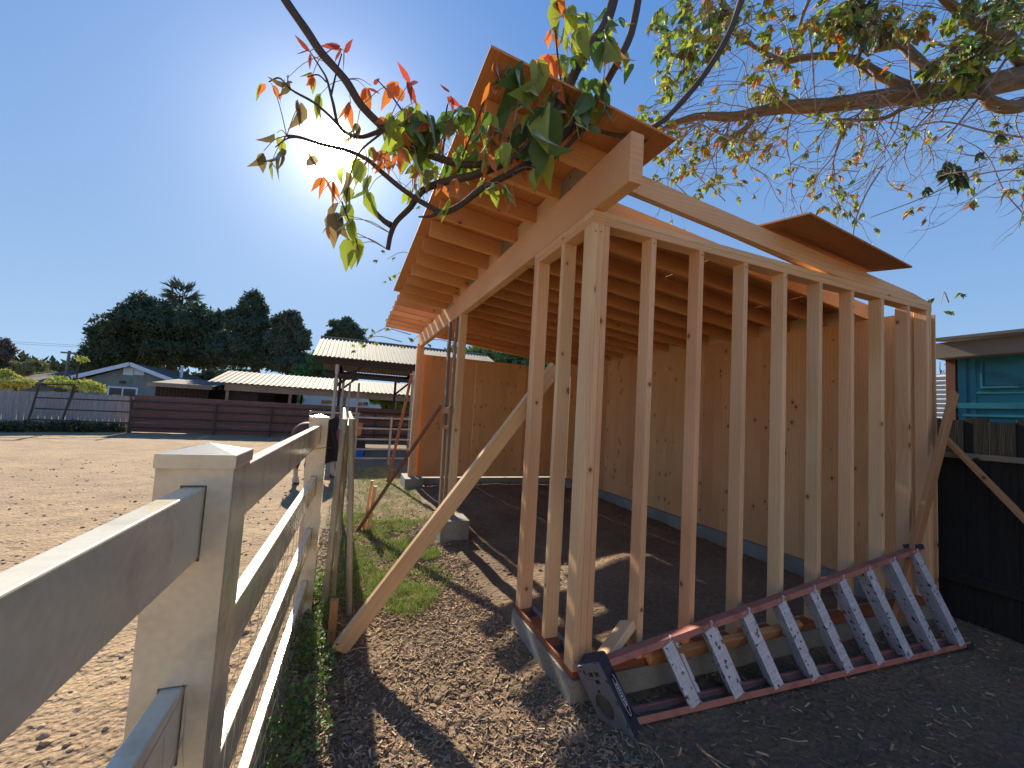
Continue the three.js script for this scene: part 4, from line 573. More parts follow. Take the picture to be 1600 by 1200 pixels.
// ---------------------------------------------------------------- trees
// one pointed leaf, folded along its rib and drooping; base at the origin, tip towards +y
function leafGeo(wd = 0.36, fold = 0.16, droop = 0.18, teeth = 0, n = 8) {
  const pos = [], idx = []; for (let i = 0; i <= n; i++) { const t = i / n, w = wd * Math.sin(Math.PI * Math.pow(t, 0.72)) * (1 - 0.25 * t) * (i % 2 ? 1 + teeth : 1), z = -droop * t * t; pos.push(-w, t, z + fold * w, 0, t, z, w, t, z + fold * w); }
  for (let i = 0; i < n; i++) { const a = i * 3; idx.push(a, a + 1, a + 3, a + 1, a + 4, a + 3, a + 1, a + 2, a + 4, a + 2, a + 5, a + 4); }
  const g = bufGeo(pos, null, idx); g.computeVertexNormals(); return g;
}
const LG = [leafGeo(0.24, 0.35, 0.22, 0.10), leafGeo(0.27, 0.55, 0.35, 0.08), leafGeo(0.20, 0.25, -0.18, 0.10), leafGeo(0.25, 0.45, 0.5, 0.10)];
const LS = [leafGeo(0.26, 0.4, 0.25, 0, 4), leafGeo(0.22, 0.5, 0.4, 0, 4)], frond = leafGeo(0.07, 0.2, 0.3, 0, 3);
const qUp = V(0, 1, 0);
function leafMatrix(p, dir, len, roll) { const q = new THREE.Quaternion().setFromUnitVectors(qUp, dir.clone().normalize()); q.multiply(new THREE.Quaternion().setFromAxisAngle(qUp, roll)); return new THREE.Matrix4().compose(p, q, V(len, len, len)); }
// many leaves or leaf tufts in one mesh, coloured leaf by leaf
class Foliage {
  constructor() { this.pos = []; this.col = []; this.idx = []; this.nor = []; }
  leaf(g, m, c) { const k = this.pos.length / 3, p = g.attributes.position, v = V(0, 0, 0), n = g.attributes.normal, nm = new THREE.Matrix3().getNormalMatrix(m); for (let i = 0; i < p.count; i++) { v.fromBufferAttribute(p, i).applyMatrix4(m); this.pos.push(v.x, v.y, v.z); v.fromBufferAttribute(n, i).applyMatrix3(nm).normalize(); this.nor.push(v.x, v.y, v.z); this.col.push(...c); } for (const i of g.index.array) this.idx.push(k + i); }
  build() { const g = bufGeo(this.pos, null, this.idx, this.col); g.setAttribute('normal', new THREE.Float32BufferAttribute(this.nor, 3)); return g; }
}
const tuft = (() => { const pos = [], idx = []; for (let k = 0; k < 5; k++) { const a = k * 2.5, e = (k - 2) * 0.45, d = V(Math.cos(a) * Math.cos(e), Math.sin(e), Math.sin(a) * Math.cos(e)), s = V(-Math.sin(a), 0.3, Math.cos(a)).multiplyScalar(0.22), b = pos.length / 3; pos.push(...d.clone().multiplyScalar(-0.1).toArray(), ...d.clone().multiplyScalar(0.5).add(s).toArray(), ...d.toArray(), ...d.clone().multiplyScalar(0.5).sub(s).toArray()); idx.push(b, b + 1, b + 2, b, b + 2, b + 3); } const g = bufGeo(pos, null, idx); g.computeVertexNormals(); return g; })();
const jit = (c, a = 0.3) => { const b = 1 + rr(-a, a), h = rr(-0.12, 0.12); return [c[0] * b * (1 + h), c[1] * b, c[2] * b * (1 - h)]; };
const farLeaf = new THREE.MeshPhysicalMaterial({ vertexColors: true, roughness: 0.9, transmission: 0.22, thickness: 0, side: THREE.DoubleSide });
function farTree(name, label, base, trunkTop, lobes0, n, size, color, group = 'trees behind the arena') {
  const lobes = lobes0.flatMap((l) => [[l[0], l[1], l[2], l[3] * 0.82, l[4] * 0.82], ...[0, 1, 2, 3, 4, 5, 6, 7, 8].map(() => { const a = rr(0, 6.3), e = rr(-0.7, 1.25), s = rr(0.2, 0.42), q = rr(0.68, 0.98); return [l[0] + Math.cos(a) * Math.cos(e) * l[3] * q, l[1] + Math.sin(e) * l[4] * q, l[2] + Math.sin(a) * Math.cos(e) * l[3] * 0.6, l[3] * s, l[4] * s]; })]);
  const t = thing(name, label, 'tree', base.toArray(), group), f = new Foliage(), tt = trunkTop.clone().sub(base), h = tt.y;
  part('trunk', limb([V(0, -0.3, 0), V(0.1, h * 0.45, 0), tt], [h * 0.05, h * 0.04, h * 0.022], 7, 3, 0.3), M.barkDark, t);
  const vol = lobes.map((l) => l[3] * l[4] * l[3]), tot = vol.reduce((a, b) => a + b);
  lobes.forEach((l, i) => {
    const c = V(l[0], l[1], l[2]).sub(base); if (i % 10 === 0) part('limb', limb([tt.clone().multiplyScalar(0.6), tt.clone().lerp(c, 0.5).add(V(0, 0.2, 0)), c], [h * 0.022, h * 0.014, h * 0.004], 5, 3), M.barkDark, t);
    const m = Math.round(n * 1.5 * vol[i] / tot); for (let k = 0; k < m; k++) { const d = V(rr(-1, 1), rr(-1, 1), rr(-1, 1)); if (d.lengthSq() > 1) { k--; continue; } const r = Math.pow(d.length(), 0.35); d.normalize().multiplyScalar(r); const w = 0.88 + 0.6 * fbm(d.x * 2.1 + i * 3, d.y * 2.1 + d.z * 2, 3, i); f.leaf(tuft, leafMatrix(V(c.x + d.x * l[3] * w, c.y + d.y * l[4] * w, c.z + d.z * l[3] * w), V(d.x + rr(-0.6, 0.6), d.y + rr(-0.4, 0.8), d.z + rr(-0.6, 0.6)), size * rr(0.45, 1.05), rr(0, 6.3)), jit(color.map((x) => x * 1.9))); }
  });
  part('crown', f.build(), farLeaf, t); return t;
}
{
  const L = (u, v, d, rx, ry) => { const p = at(u, v, d), k = d / F; return [p.x, p.y, p.z, rx * k, ry * k]; }, B = (u, d, y = -0.3) => { const p = at(u, 600, d); p.y = y; return p; };
  farTree('evergreen_tree', 'broad dark evergreen tree, the widest crown behind the houses', B(262, 36), at(262, 520, 36), [L(200, 545, 36, 52, 42), L(250, 505, 36, 66, 40), L(310, 510, 36, 50, 36), L(285, 545, 37, 75, 40), L(335, 545, 36, 38, 40), L(170, 560, 36, 26, 30)], 7500, 0.42, [0.030, 0.046, 0.020]);
  farTree('evergreen_tree', 'tall pointed dark evergreen tree right of the broad one', B(395, 33), at(395, 500, 33), [L(393, 480, 33, 24, 28), L(398, 510, 33, 34, 30), L(392, 545, 33, 48, 36), L(360, 550, 33, 28, 28), L(425, 555, 33, 30, 30)], 5200, 0.36, [0.032, 0.050, 0.026]);
  farTree('evergreen_tree', 'loose greyish evergreen tree just left of the pole barn', B(448, 32), at(448, 520, 32), [L(452, 505, 32, 22, 20), L(440, 535, 32, 30, 28), L(470, 530, 32, 16, 22), L(452, 565, 32, 36, 24)], 3600, 0.34, [0.046, 0.060, 0.034]);
  farTree('leafy_tree', 'dark leafy tree rising above the pole barn roof', B(545, 44), at(545, 520, 44), [L(540, 518, 44, 26, 20), L(528, 535, 44, 22, 18), L(556, 538, 44, 22, 20)], 2200, 0.42, [0.036, 0.055, 0.024]);
  farTree('leafy_tree', 'bright green tree between the pointed evergreen and the pole barn', B(492, 30), at(492, 570, 30), [L(500, 570, 30, 24, 22), L(478, 588, 30, 28, 18), L(520, 590, 30, 24, 18)], 2400, 0.30, [0.045, 0.095, 0.025]);
  farTree('leafy_tree', 'small pale green tree at left end of the evergreens', B(148, 38), at(148, 560, 38), [L(148, 560, 38, 26, 26), L(165, 545, 38, 20, 22), L(130, 578, 38, 18, 16)], 2000, 0.36, [0.050, 0.075, 0.036]);
  farTree('leafy_tree', 'bright green shrubby tree seen under the low barn roof', B(430, 27), at(430, 612, 27), [L(425, 616, 27, 32, 12), L(410, 622, 27, 24, 10), L(450, 622, 27, 22, 10)], 1500, 0.2, [0.11, 0.17, 0.035]);
  farTree('leafy_tree', 'bright green bush seen right of the white building', B(622, 27), at(622, 622, 27), [L(620, 628, 27, 36, 14), L(650, 630, 27, 30, 12)], 1500, 0.2, [0.10, 0.20, 0.035]);
  farTree('leafy_tree', 'green tree glimpsed above the far plywood wall', B(765, 24), at(765, 550, 24), [L(765, 560, 24, 60, 18), L(830, 572, 24, 46, 16), L(720, 565, 24, 30, 16)], 2600, 0.24, [0.06, 0.11, 0.03]);
  farTree('leafy_tree', 'rusty leaved tree at the left edge of the picture', B(-5, 26), at(-5, 560, 26), [L(5, 548, 26, 17, 18), L(-15, 570, 26, 22, 24)], 1300, 0.22, [0.075, 0.06, 0.045]);
  farTree('leafy_tree', 'low green and rust coloured tree behind the hipped roof', B(45, 42), at(45, 580, 42), [L(40, 578, 42, 28, 14), L(75, 590, 42, 22, 10), L(15, 585, 42, 20, 14)], 1500, 0.3, [0.11, 0.11, 0.04]);
  farTree('leafy_tree', 'young yellow green tree leaning over the paling fence near the gate', B(118, 17.5, -0.2), at(118, 592, 17.5), [L(112, 600, 17.5, 26, 7), L(140, 604, 17.5, 18, 8), L(95, 594, 17.5, 16, 6), L(128, 562, 17.5, 9, 4)], 620, 0.15, [0.24, 0.26, 0.05]);
  farTree('leafy_tree', 'young yellow green tree over the paling fence at left edge', B(22, 17, -0.2), at(22, 590, 17), [L(25, 598, 17, 24, 8), L(5, 585, 17, 14, 8), L(10, 604, 17, 16, 6)], 560, 0.15, [0.24, 0.24, 0.05]);
  // far wooded skyline
  const fol = new Foliage(); for (let k = 0; k < 9000; k++) { const x = rr(-95, 100), h = 4.5 + 3.5 * fbm(x * 0.12, 2.2, 3), y = Math.pow(rnd(), 0.7) * h, z = -72 - rr(0, 9); if (Math.abs(x + 4) < 3) continue; fol.leaf(tuft, leafMatrix(V(x, y - 0.4, z), V(rr(-1, 1), rr(-0.4, 1), rr(-1, 1)), rr(0.7, 1.6), rr(0, 6.3)), jit([0.045, 0.065, 0.032])); }
  const w = part('distant_wood', fol.build(), farLeaf, scene); w.userData = { kind: 'stuff', label: 'distant wooded skyline far beyond the houses', category: 'wood' };
  // conifer tips and palm
  const cone = (u, v, d, hpx, wpx, label) => { const p = at(u, v, d), k = d / F, t = thing('conifer_tree', label, 'tree', [p.x, -0.3, p.z], 'trees behind the arena'), H = p.y + 0.3, f = new Foliage(); part('trunk', limb([V(0, 0, 0), V(0, H * 0.6, 0), V(0, H, 0)], [0.2, 0.12, 0.02], 6, 2), M.barkDark, t);
    for (let y = H - hpx * k; y < H; y += 0.28) { const r = wpx * k * (H - y) / (hpx * k) + 0.05; for (let a = rr(0, 1); a < 6.3; a += 1.05) for (let s = 0.3; s <= 1; s += 0.23) f.leaf(tuft, leafMatrix(V(Math.cos(a) * r * s, y - 0.12 * s, Math.sin(a) * r * s), V(Math.cos(a), 0.25, Math.sin(a)), 0.26, rr(0, 6)), jit([0.045, 0.065, 0.040])); }
    part('crown', f.build(), farLeaf, t); };
  cone(183, 482, 42, 60, 24, 'slim conifer tip rising left of the broad evergreen'); cone(157, 501, 43, 40, 20, 'shorter conifer tip at far left of the evergreens');
  const pp = at(283, 462, 40), pt = thing('palm_tree', 'fan palm rising above the broad evergreen tree', 'tree', [pp.x, -0.3, pp.z]), H = pp.y + 0.3, ff = new Foliage(); part('trunk', limb([V(0, 0, 0), V(0.1, H * 0.5, 0), V(0, H, 0)], [0.3, 0.24, 0.2], 8, 3), M.barkDark, pt);
  for (let k = 0; k < 46; k++) { const a = rr(0, 6.3), e = rr(-0.9, 1.3), d = V(Math.cos(a) * Math.cos(e), Math.sin(e), Math.sin(a) * Math.cos(e)), c = d.clone().multiplyScalar(rr(0.3, 1.0)).add(V(0, H, 0)); for (let j = -4; j <= 4; j++) { const s = V(-Math.sin(a), 0.2 * j, Math.cos(a)); ff.leaf(frond, leafMatrix(c, d.clone().addScaledVector(s, j * 0.22).add(V(0, -0.15, 0)), rr(0.8, 1.2), rr(0, 3)), jit([0.07, 0.09, 0.055])); } }
  part('crown', ff.build(), farLeaf, pt);
}
{ // tangle of weeds at the foot of the palings
  const f = new Foliage(); for (let k = 0; k < 1500; k++) { const t = rnd(), x = -8.6 - t * 7, z = -17.4 + t * 3.4 + rr(0, 0.7), hh = 0.28 * (1 + 1.6 * Math.max(0, fbm(x * 0.8, 3, 2))); f.leaf(tuft, leafMatrix(V(x, -0.2 + rnd() * hh, z), V(rr(-1, 1), 1, rr(-1, 1)), rr(0.06, 0.16), rr(0, 6)), jit([0.07, 0.10, 0.03])); }
  const w = part('paling_weeds', f.build(), farLeaf, scene); w.userData = { kind: 'stuff', label: 'weeds growing along the foot of the white paling fence', category: 'weeds' };
}
// bare trees behind the blue shed
function bareTree(label, base, stems) { const t = thing('bare_tree', label, 'tree', base.toArray()); const grow = (a, d, len, r, lv) => { const b = a.clone().addScaledVector(d, len * 0.5).add(V(rr(-0.1, 0.1) * len, 0, rr(-0.1, 0.1) * len)), c = a.clone().addScaledVector(d, len).add(V(rr(-0.12, 0.12) * len, 0.05 * len, rr(-0.1, 0.1) * len)); part(lv ? 'branch' : 'trunk', limb([a, b, c], [r, r * 0.8, r * 0.6], 5, 3, 0.2), M.twig, t); if (lv < 3) for (let k = 0; k < (lv ? 3 : 4); k++) grow(b.clone().lerp(c, rnd()), d.clone().add(V(rr(-0.8, 0.8), rr(-0.1, 0.5), rr(-0.6, 0.6))).normalize(), len * rr(0.3, 0.5), r * 0.55, lv + 1); };
  for (const [dx, dz, len, r] of stems) grow(V(0, 0, 0), V(dx, 1, dz).normalize(), len, r, 0); }
{ const p = at(1497, 620, 9); p.y = -0.3; bareTree('bare pruned tree standing behind the white siding', p, [[0.0, 0, 2.5, 0.065], [0.12, 0.05, 2.7, 0.075]]); }

// ---------------------------------------------------------------- the tree that overhangs the yard
{
  const base = at(1900, 640, 4.9).setY(-0.25), tree = thing('shade_tree', 'spreading tree with young green and rusty leaves overhanging the yard', 'tree', base.toArray());
  const rel = (p) => p.clone().sub(base), P = (u, v, d) => rel(at(u, v, d));
  const tops = [], fol = new Foliage();
  const br = (pts, rad, m = M.bark, name = 'limb', seg = 8) => { const g = limb(pts, rad, seg, 5, 0.18); part(name, g, m, tree); return pts; };
  const fork = P(1700, 60, 4.7);
  br([V(0, -0.2, 0), V(-0.05, 1.2, 0.02), fork.clone().multiplyScalar(0.62).add(V(0.12, 0.2, 0)), fork], [0.34, 0.27, 0.23, 0.19], M.bark, 'trunk', 12);
  const L1 = br([fork, P(1600, 118, 4.5), P(1500, 140, 4.4), P(1380, 152, 4.4), P(1290, 165, 4.5), P(1220, 168, 4.6), P(1150, 182, 4.7), P(1085, 183, 4.8), P(1040, 200, 4.9), P(1015, 222, 4.95)], [0.17, 0.135, 0.105, 0.088, 0.076, 0.068, 0.055, 0.042, 0.03, 0.018]);
  const L2 = br([fork, P(1625, 150, 4.2), P(1575, 168, 4.1), P(1545, 158, 4.1), P(1532, 138, 4.2), P(1470, 155, 4.2), P(1420, 165, 4.25), P(1380, 185, 4.3), P(1300, 186, 4.4)], [0.12, 0.07, 0.062, 0.055, 0.045, 0.036, 0.028, 0.018, 0.008]);
  const L3 = br([P(1420, 138, 4.45), P(1370, 115, 4.5), P(1330, 92, 4.6), P(1270, 88, 4.7), P(1225, 95, 4.8), P(1190, 80, 4.9), P(1150, 55, 5.0), P(1128, 40, 5.0)], [0.06, 0.052, 0.044, 0.036, 0.03, 0.025, 0.02, 0.012]);
  const L4 = br([P(1460, 118, 4.5), P(1430, 90, 4.55), P(1405, 70, 4.6), P(1365, 78, 4.7)], [0.05, 0.05, 0.045, 0.035]);
  const L5 = br([P(1600, 100, 4.45), P(1560, 60, 4.1), P(1500, 20, 3.9), P(1450, -30, 3.7)], [0.06, 0.05, 0.04, 0.035]);
  const L6 = br([P(1180, 178, 4.65), P(1165, 200, 4.6), P(1140, 215, 4.6), P(1120, 222, 4.65)], [0.05, 0.03, 0.022, 0.012]);
  const L7 = br([P(1240, 70, 4.9), P(1262, 5, 4.7), P(1300, -60, 4.5)], [0.014, 0.02, 0.03], M.bark, 'limb', 6);
  const twigs = [], leafBits = [];
  const twig = (p, d, len, r, n, droop, lv, leafy) => {
    const pts = [p.clone()], q = p.clone(), e = d.clone().normalize(); for (let i = 0; i < n; i++) { e.add(V(rr(-0.4, 0.4), rr(-0.36, 0.34) - droop, rr(-0.4, 0.4))).normalize(); q.addScaledVector(e, len / n); pts.push(q.clone()); if (lv < 2 && rnd() < 0.55) twig(q.clone(), e.clone().add(V(rr(-0.9, 0.9), rr(-0.5, 0.6), rr(-0.9, 0.9))), len * rr(0.3, 0.6), r * 0.6, 4, droop, lv + 1, leafy); }
    twigs.push(limb(pts, pts.map((_, i) => r * (1 - 0.75 * i / n)), 4, 2)); if (rnd() < leafy) leafBits.push([q.clone(), e.clone()]); };
  // bare drooping twigs below and round the limb
  for (let k = 0; k < 66; k++) { const l = pick([L1, L1, L2, L2, L3]), i = Math.floor(rr(1, l.length - 1.01)), p = l[i].clone().lerp(l[i + 1], rnd()); const u = rnd(); twig(p, V(rr(-1.0, 0.5), rr(-0.9, 0.5), rr(-0.7, 0.7)), rr(0.5, 1.35), rr(0.0045, 0.013), 6, 0.02, 0, u < 0.25 ? 0.8 : 0.08); }
  // twigs that hang on the right between limb and blue shed
  for (let k = 0; k < 26; k++) twig(P(rr(1480, 1680), rr(120, 300), rr(3.6, 4.4)), V(rr(-1, 0.2), rr(-0.6, 0.15), rr(-0.5, 0.5)), rr(0.5, 1.1), rr(0.004, 0.008), 6, 0.0, 0, 0.12);
  for (const [a, b, c, d, r] of [[[1600, 8], [1540, 55], [1490, 80], [1440, 105], 0.02], [[1600, 45], [1560, 110], [1520, 165], [1480, 215], 0.014], [[1438, 55], [1470, 70], [1530, 82], [1600, 70], 0.014], [[1525, 70], [1518, 110], [1500, 140], [1470, 190], 0.012], [[1420, 60], [1425, 130], [1450, 170], [1500, 165], 0.009], [[1600, 262], [1520, 275], [1440, 310], [1360, 340], 0.007], [[1600, 215], [1540, 205], [1470, 190], [1405, 205], 0.010], [[1600, 335], [1570, 300], [1540, 240], [1500, 215], 0.006], [[1262, 30], [1270, 100], [1272, 140], [1275, 175], 0.009], [[1200, 110], [1215, 145], [1245, 175], [1290, 190], 0.007], [[1380, 260], [1355, 300], [1338, 340], [1331, 385], 0.008]]) twigs.push(limb([P(...a, 4.1), P(...b, 4.1), P(...c, 4.15), P(...d, 4.2)], [r, r * 0.9, r * 0.75, r * 0.5], 5, 5));
  // leaf sprays by area of the crown: drooping compound leaves
  const spray = (p, d, n, len, pal) => { const rib = d.clone().normalize(), L = len * n * 0.22, side = rib.clone().cross(V(rr(-0.3, 0.3), 1, rr(-0.3, 0.3))).normalize(), pts = [p.clone()]; let q = p.clone(); const e = rib.clone();
    for (let i = 0; i < n; i++) { e.add(V(0, -0.20, 0)).normalize(); q = q.clone().addScaledVector(e, L / n); pts.push(q); for (const s of [-1, 1]) { if (rnd() < 0.12) continue; fol.leaf(pick(LS), leafMatrix(q, side.clone().multiplyScalar(s * rr(0.35, 0.8)).addScaledVector(e, 0.55).add(V(rr(-0.2, 0.2), -rr(0.5, 1.1), rr(-0.2, 0.2))), len * rr(0.7, 1.15), rr(0, 6.3)), jit(pick(pal), 0.25)); } }
    twigs.push(limb(pts, pts.map((_, i) => 0.0028 * (1 - 0.6 * i / n)), 3, 1)); };
  const G = LEAFC, mixG = [G.g, G.y, G.y, G.w, G.g], warm = [G.y, G.y, G.w, G.g, G.o, G.y], dark = [[0.05, 0.075, 0.02], [0.06, 0.05, 0.03], G.g];
  const areas = [[1085, 55, 62, 55, 4.6, 42, mixG, 0.10], [1060, 130, 36, 34, 4.7, 14, mixG, 0.09], [1225, 70, 55, 60, 4.8, 20, warm, 0.10], [1195, 135, 40, 30, 4.8, 9, warm, 0.09], [1310, 45, 40, 38, 4.3, 18, warm, 0.10], [1350, 30, 55, 36, 4.1, 22, dark.concat(mixG), 0.11], [1400, 40, 50, 26, 4.3, 14, warm, 0.09], [1540, 45, 58, 50, 4.2, 34, mixG, 0.10], [1500, 110, 50, 28, 4.2, 18, mixG.concat(dark), 0.11], [1585, 20, 30, 40, 4.2, 14, mixG, 0.10], [1120, 250, 80, 50, 5.2, 20, warm, 0.08], [1190, 225, 60, 26, 5.0, 9, warm, 0.08], [1050, 240, 36, 40, 5.4, 12, mixG, 0.08], [1250, 295, 60, 26, 5.0, 8, warm, 0.07], [1310, 195, 60, 18, 4.8, 10, mixG, 0.08], [1150, 20, 50, 20, 4.6, 12, warm, 0.10], [1020, 190, 30, 20, 5.2, 10, warm, 0.09], [1300, 320, 40, 16, 4.9, 4, warm, 0.07]];
  for (const [u, v, ru, rv, d, n, pal, len] of areas) for (let k = 0; k < n * 1.7; k++) { const a = rr(0, 6.3), r = Math.sqrt(rnd()), p = P(u + Math.cos(a) * r * ru, v + Math.sin(a) * r * rv - 12, d + rr(-0.5, 0.5)); spray(p, V(rr(-1, 1), rr(-0.3, 0.3), rr(-1, 1)), 3 + Math.floor(rr(0, 4)), len * rr(0.85, 1.45), pal); twigs.push(limb([p, p.clone().add(V(rr(0, 0.2), rr(0.02, 0.2), rr(-0.2, 0.2))), p.clone().add(V(rr(0.15, 0.5), rr(0.0, 0.35), rr(-0.3, 0.3)))], [0.002, 0.003, 0.005], 3, 2)); }
  // unseen leaves and limbs above the frame, placed to darken the right yard
  for (let k = 0; k < 330; k++) { const p = V(rr(1.2, 6.5), rr(4.3, 5.8), rr(0.9, 5.2)).sub(base); spray(p, V(rr(-1, 1), rr(-0.3, 0.3), rr(-1, 1)), 5, rr(0.11, 0.16), mixG); }
  for (const [x, z] of [[1.6, 1.4], [3.0, 2.6], [4.6, 3.6], [5.6, 1.6], [2.2, 4.4]]) br([fork, V(6.2, 4.4, 0.9).sub(base), V((x + 6) / 2, 4.9, (z + 1) / 2 + 0.3).sub(base), V(x, 5.1, z).sub(base)], [0.09, 0.07, 0.045, 0.012], M.bark, 'limb', 6);
  for (const [p, e] of leafBits) spray(p, e, 3, rr(0.06, 0.09), warm);
  for (const [u, v, n] of [[1478, 248, 7], [1492, 250, 8], [1470, 262, 4], [1502, 262, 6], [1445, 290, 3], [1560, 205, 4], [1575, 190, 3], [1530, 235, 3], [1585, 235, 4]]) spray(P(u, v, 3.6), V(rr(-0.3, 0.3), -1, rr(-0.3, 0.3)), n, n > 5 ? 0.11 : 0.08, dark);
  // far twigs of the same crown that show behind the shed
  for (const [u, v] of [[660, 318], [672, 300], [605, 405], [618, 430], [630, 440], [575, 528], [590, 520], [612, 512], [640, 535], [560, 540], [655, 545], [1470, 475], [1050, 270], [1085, 300], [1020, 290], [1070, 330]]) { const p = P(u, v, u < 700 ? 9.5 : 6.5); for (let k = 0; k < 3; k++) spray(p.clone().add(V(rr(-0.2, 0.2), rr(-0.15, 0.15), rr(-0.2, 0.2))), V(rr(-1, 1), rr(-0.2, 0.5), rr(-1, 1)), 4, 0.10, mixG); twigs.push(limb([p, p.clone().add(V(0.35, 0.28, -0.1)), p.clone().add(V(1.0, 0.25, -0.3))], [0.004, 0.007, 0.012], 4, 3)); }
  const tm = part('twigs', mergeGeometries(twigs), M.twig, tree); tm.userData.kind = 'stuff'; const lm = part('leaves', fol.build(), leafVC(), tree); lm.userData.kind = 'stuff';
  // the near branches that hang before the roof
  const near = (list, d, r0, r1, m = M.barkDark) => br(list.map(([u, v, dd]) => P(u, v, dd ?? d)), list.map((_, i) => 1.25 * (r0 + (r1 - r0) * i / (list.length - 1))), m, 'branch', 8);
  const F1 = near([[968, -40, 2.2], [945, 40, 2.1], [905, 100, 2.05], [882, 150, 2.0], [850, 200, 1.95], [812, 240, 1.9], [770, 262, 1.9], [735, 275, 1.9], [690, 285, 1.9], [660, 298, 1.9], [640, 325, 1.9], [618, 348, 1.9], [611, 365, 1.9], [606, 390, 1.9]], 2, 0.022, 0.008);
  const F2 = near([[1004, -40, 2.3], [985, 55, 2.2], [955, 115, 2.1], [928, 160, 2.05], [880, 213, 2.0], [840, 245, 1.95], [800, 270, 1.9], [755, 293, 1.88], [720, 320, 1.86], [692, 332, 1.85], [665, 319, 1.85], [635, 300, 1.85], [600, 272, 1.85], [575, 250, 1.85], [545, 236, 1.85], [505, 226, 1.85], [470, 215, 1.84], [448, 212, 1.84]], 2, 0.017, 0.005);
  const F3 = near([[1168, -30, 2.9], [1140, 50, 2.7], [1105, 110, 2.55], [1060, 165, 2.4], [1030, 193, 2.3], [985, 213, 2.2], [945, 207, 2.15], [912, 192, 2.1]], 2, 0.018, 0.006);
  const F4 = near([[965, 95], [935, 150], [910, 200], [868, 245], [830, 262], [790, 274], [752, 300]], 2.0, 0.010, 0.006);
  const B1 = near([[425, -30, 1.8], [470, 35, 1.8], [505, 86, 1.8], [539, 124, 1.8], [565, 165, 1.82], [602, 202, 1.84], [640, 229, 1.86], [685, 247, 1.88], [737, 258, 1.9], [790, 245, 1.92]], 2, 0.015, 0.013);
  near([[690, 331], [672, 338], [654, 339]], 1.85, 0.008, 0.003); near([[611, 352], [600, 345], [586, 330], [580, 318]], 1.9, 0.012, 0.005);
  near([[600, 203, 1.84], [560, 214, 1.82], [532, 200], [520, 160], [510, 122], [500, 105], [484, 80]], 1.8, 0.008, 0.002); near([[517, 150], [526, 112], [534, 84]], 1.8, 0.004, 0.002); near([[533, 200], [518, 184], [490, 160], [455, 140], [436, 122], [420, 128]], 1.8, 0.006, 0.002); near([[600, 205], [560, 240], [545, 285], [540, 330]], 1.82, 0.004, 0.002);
  near([[510, 128], [497, 117], [480, 120]], 1.8, 0.003, 0.002); near([[470, 215], [450, 216], [430, 230]], 1.8, 0.003, 0.002); near([[534, 315], [545, 345], [556, 375], [560, 392]], 1.8, 0.003, 0.0015); near([[690, 255], [695, 210], [698, 170], [705, 150]], 1.9, 0.004, 0.002); near([[640, 190], [612, 150], [590, 125]], 1.85, 0.004, 0.002); near([[720, 250], [745, 190], [765, 140], [790, 118]], 1.9, 0.004, 0.002); near([[880, 150], [872, 95], [868, 40], [872, -5]], 2.0, 0.005, 0.003);
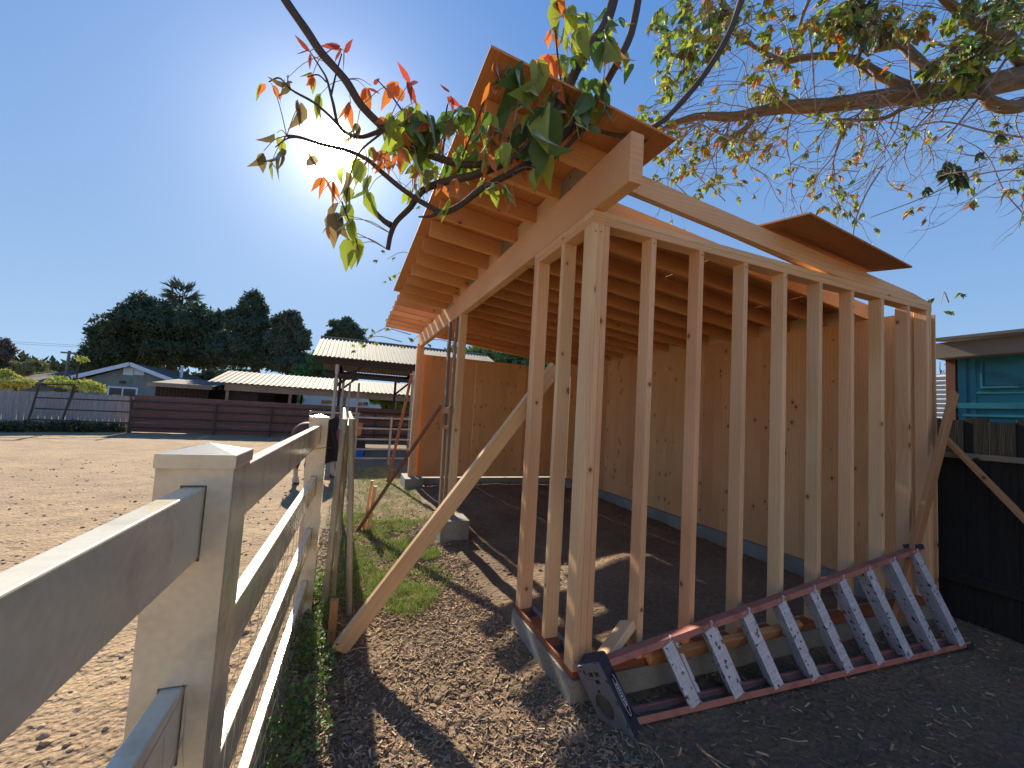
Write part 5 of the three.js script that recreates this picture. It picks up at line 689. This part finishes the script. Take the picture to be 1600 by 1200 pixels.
  // leaves of these branches, one by one: [u, v of the stalk, number, length in px, kind]
  const near2 = [[484, 80, 4, 24, 'r'], [536, 78, 5, 30, 'r'], [412, 132, 2, 30, 'o'], [424, 130, 1, 34, 'o'], [449, 122, 3, 40, 'w'], [488, 118, 5, 30, 'o'], [470, 160, 3, 40, 'w'], [432, 208, 2, 34, 'w'], [412, 236, 2, 34, 'w'], [440, 230, 3, 40, 'w'], [424, 254, 3, 22, 'o'], [500, 148, 3, 34, 'w'], [548, 160, 4, 34, 'o'], [572, 138, 4, 32, 'o'], [580, 134, 2, 22, 'r'], [558, 196, 4, 32, 'w'], [618, 130, 3, 38, 'o'], [640, 128, 5, 32, 'r'], [650, 158, 1, 30, 'y'], [612, 176, 3, 34, 'w'], [632, 170, 2, 62, 'g'], [655, 175, 3, 70, 'g'], [672, 180, 3, 66, 'g'], [648, 205, 3, 60, 'g'], [582, 230, 3, 36, 'o'], [600, 235, 4, 32, 'o'], [622, 236, 3, 32, 'o'], [650, 240, 1, 36, 'y'], [556, 210, 2, 30, 'w'], [488, 240, 2, 36, 'w'], [560, 250, 3, 44, 'y'], [504, 275, 3, 34, 'o'], [520, 280, 4, 34, 'o'], [540, 262, 2, 36, 'w'], [575, 272, 3, 40, 'y'], [575, 300, 2, 44, 'y'], [530, 318, 2, 40, 'w'], [522, 334, 4, 44, 'w'], [508, 352, 2, 24, 'o'], [545, 318, 2, 44, 'y'], [550, 342, 3, 44, 'y'], [550, 370, 2, 46, 'y'], [563, 380, 2, 34, 'y'], [680, 258, 3, 30, 'y'], [668, 268, 4, 28, 'y'], [702, 150, 4, 24, 'r'], [700, 178, 3, 40, 'g'], [722, 165, 2, 56, 'g'], [735, 170, 2, 46, 'y'], [745, 210, 3, 34, 'y'], [757, 175, 4, 30, 'o'], [764, 195, 5, 32, 'o'], [775, 98, 4, 36, 'o'], [772, 130, 3, 32, 'o'], [795, 108, 2, 62, 'g'], [815, 105, 3, 64, 'g'], [838, 92, 3, 52, 'y'], [855, 85, 3, 46, 'o'], [835, 130, 3, 56, 'y'], [805, 160, 2, 52, 'g'], [850, 170, 3, 72, 'g'], [845, 205, 3, 76, 'g'], [868, 150, 3, 62, 'g'], [885, 145, 2, 60, 'g'], [880, 178, 3, 46, 'o'], [898, 170, 2, 40, 'y'], [915, 142, 3, 54, 'g'], [938, 138, 3, 56, 'g'], [945, 66, 3, 62, 'g'], [962, 70, 3, 44, 'o'], [870, 0, 4, 36, 'o'], [890, 12, 4, 38, 'y'], [862, 45, 3, 34, 'o'], [900, 45, 4, 48, 'y'], [915, 20, 3, 44, 'g'], [715, 282, 4, 26, 'o'], [690, 288, 3, 24, 'o'], [805, 292, 4, 34, 'o'], [790, 290, 3, 30, 'y'], [772, 290, 3, 30, 'y'], [735, 240, 4, 32, 'y'], [760, 240, 4, 34, 'o'], [790, 225, 4, 34, 'y'], [700, 310, 2, 34, 'y'], [820, 190, 3, 50, 'g'], [755, 285, 3, 26, 'y'], [838, 265, 3, 30, 'y'], [960, 40, 2, 40, 'y'], [545, 290, 2, 34, 'w']];
  const allB = [F1, F2, F3, F4, B1].flat(), stems = [], extra = new Foliage();
  for (const [br2, i0, i1, n, pal] of [[B1, 5, 9, 45, [G.w, G.o, G.g, G.y]], [F2, 10, 12, 10, [G.y, G.o, G.w]], [F1, 1, 7, 60, [G.g, G.y, G.g, G.o]], [F4, 0, 3, 18, [G.g, G.y]]]) for (let k = 0; k < n; k++) { const i = Math.floor(rr(i0, i1 - 0.01)), p = br2[i].clone().lerp(br2[i + 1], rnd()), o = V(rr(-0.11, 0.11), rr(0.02, 0.17), rr(-0.11, 0.11)), q = p.clone().add(o); stems.push(limb([p, p.clone().lerp(q, 0.5).add(V(0, 0.012, 0)), q], [0.0016, 0.0013, 0.001], 3, 2)); const c = pick(pal); for (let j = 0; j < 2; j++) extra.leaf(pick(LG), leafMatrix(q, V(rr(-0.7, 0.7), -1, rr(-0.7, 0.7)), rr(0.045, 0.10), rr(0, 6.3)), jit(c, 0.2)); }
  { const em = part('small_leaves', extra.build(), leafVC(), tree); em.userData.kind = 'stuff'; }
  for (const [u, v, n, px, kind] of near2) {
    const d = 1.85 + (u > 850 ? 0.15 : 0) + rr(-0.10, 0.10), p = P(u, v, d), len = px * d / F * 1.08;
    const nb = allB.reduce((a, b) => (b.distanceToSquared(p) < a.distanceToSquared(p) ? b : a)); if (nb.distanceTo(p) < 0.28) stems.push(limb([nb, nb.clone().lerp(p, 0.55).add(V(0, 0.02, 0)), p], [0.0022, 0.0018, 0.0013], 4, 3));
    for (let k = 0; k < n; k++) { const up = kind === 'r' && rnd() < 0.6; const dir = V(rr(-0.55, 0.55), up ? rr(-0.4, 0.4) : -1, rr(-0.55, 0.55)), thin = kind === 'r' || (kind === 'o' && px < 36); const kk = kind === 'g' && rnd() < 0.22 ? 'y' : kind === 'w' && rnd() < 0.3 ? 'y' : kind === 'o' && rnd() < 0.2 ? 'y' : kind;
      const m = part('leaf', thin ? LG[2] : pick(LG), pick(LM[kk]), tree); leafMatrix(p.clone().add(V(rr(-0.012, 0.012), rr(-0.008, 0.008), rr(-0.012, 0.012))), dir, len * rr(0.8, 1.15), (rnd() < 0.5 ? 0 : Math.PI) + rr(-0.85, 0.85) - 0.37).decompose(m.position, m.quaternion, m.scale); if (thin) m.scale.x *= 0.75; }
  }
  const sm2 = part('leaf_stalks', mergeGeometries(stems), M.stem, tree); sm2.userData.kind = 'stuff';
}
renderer.render(scene, camera);
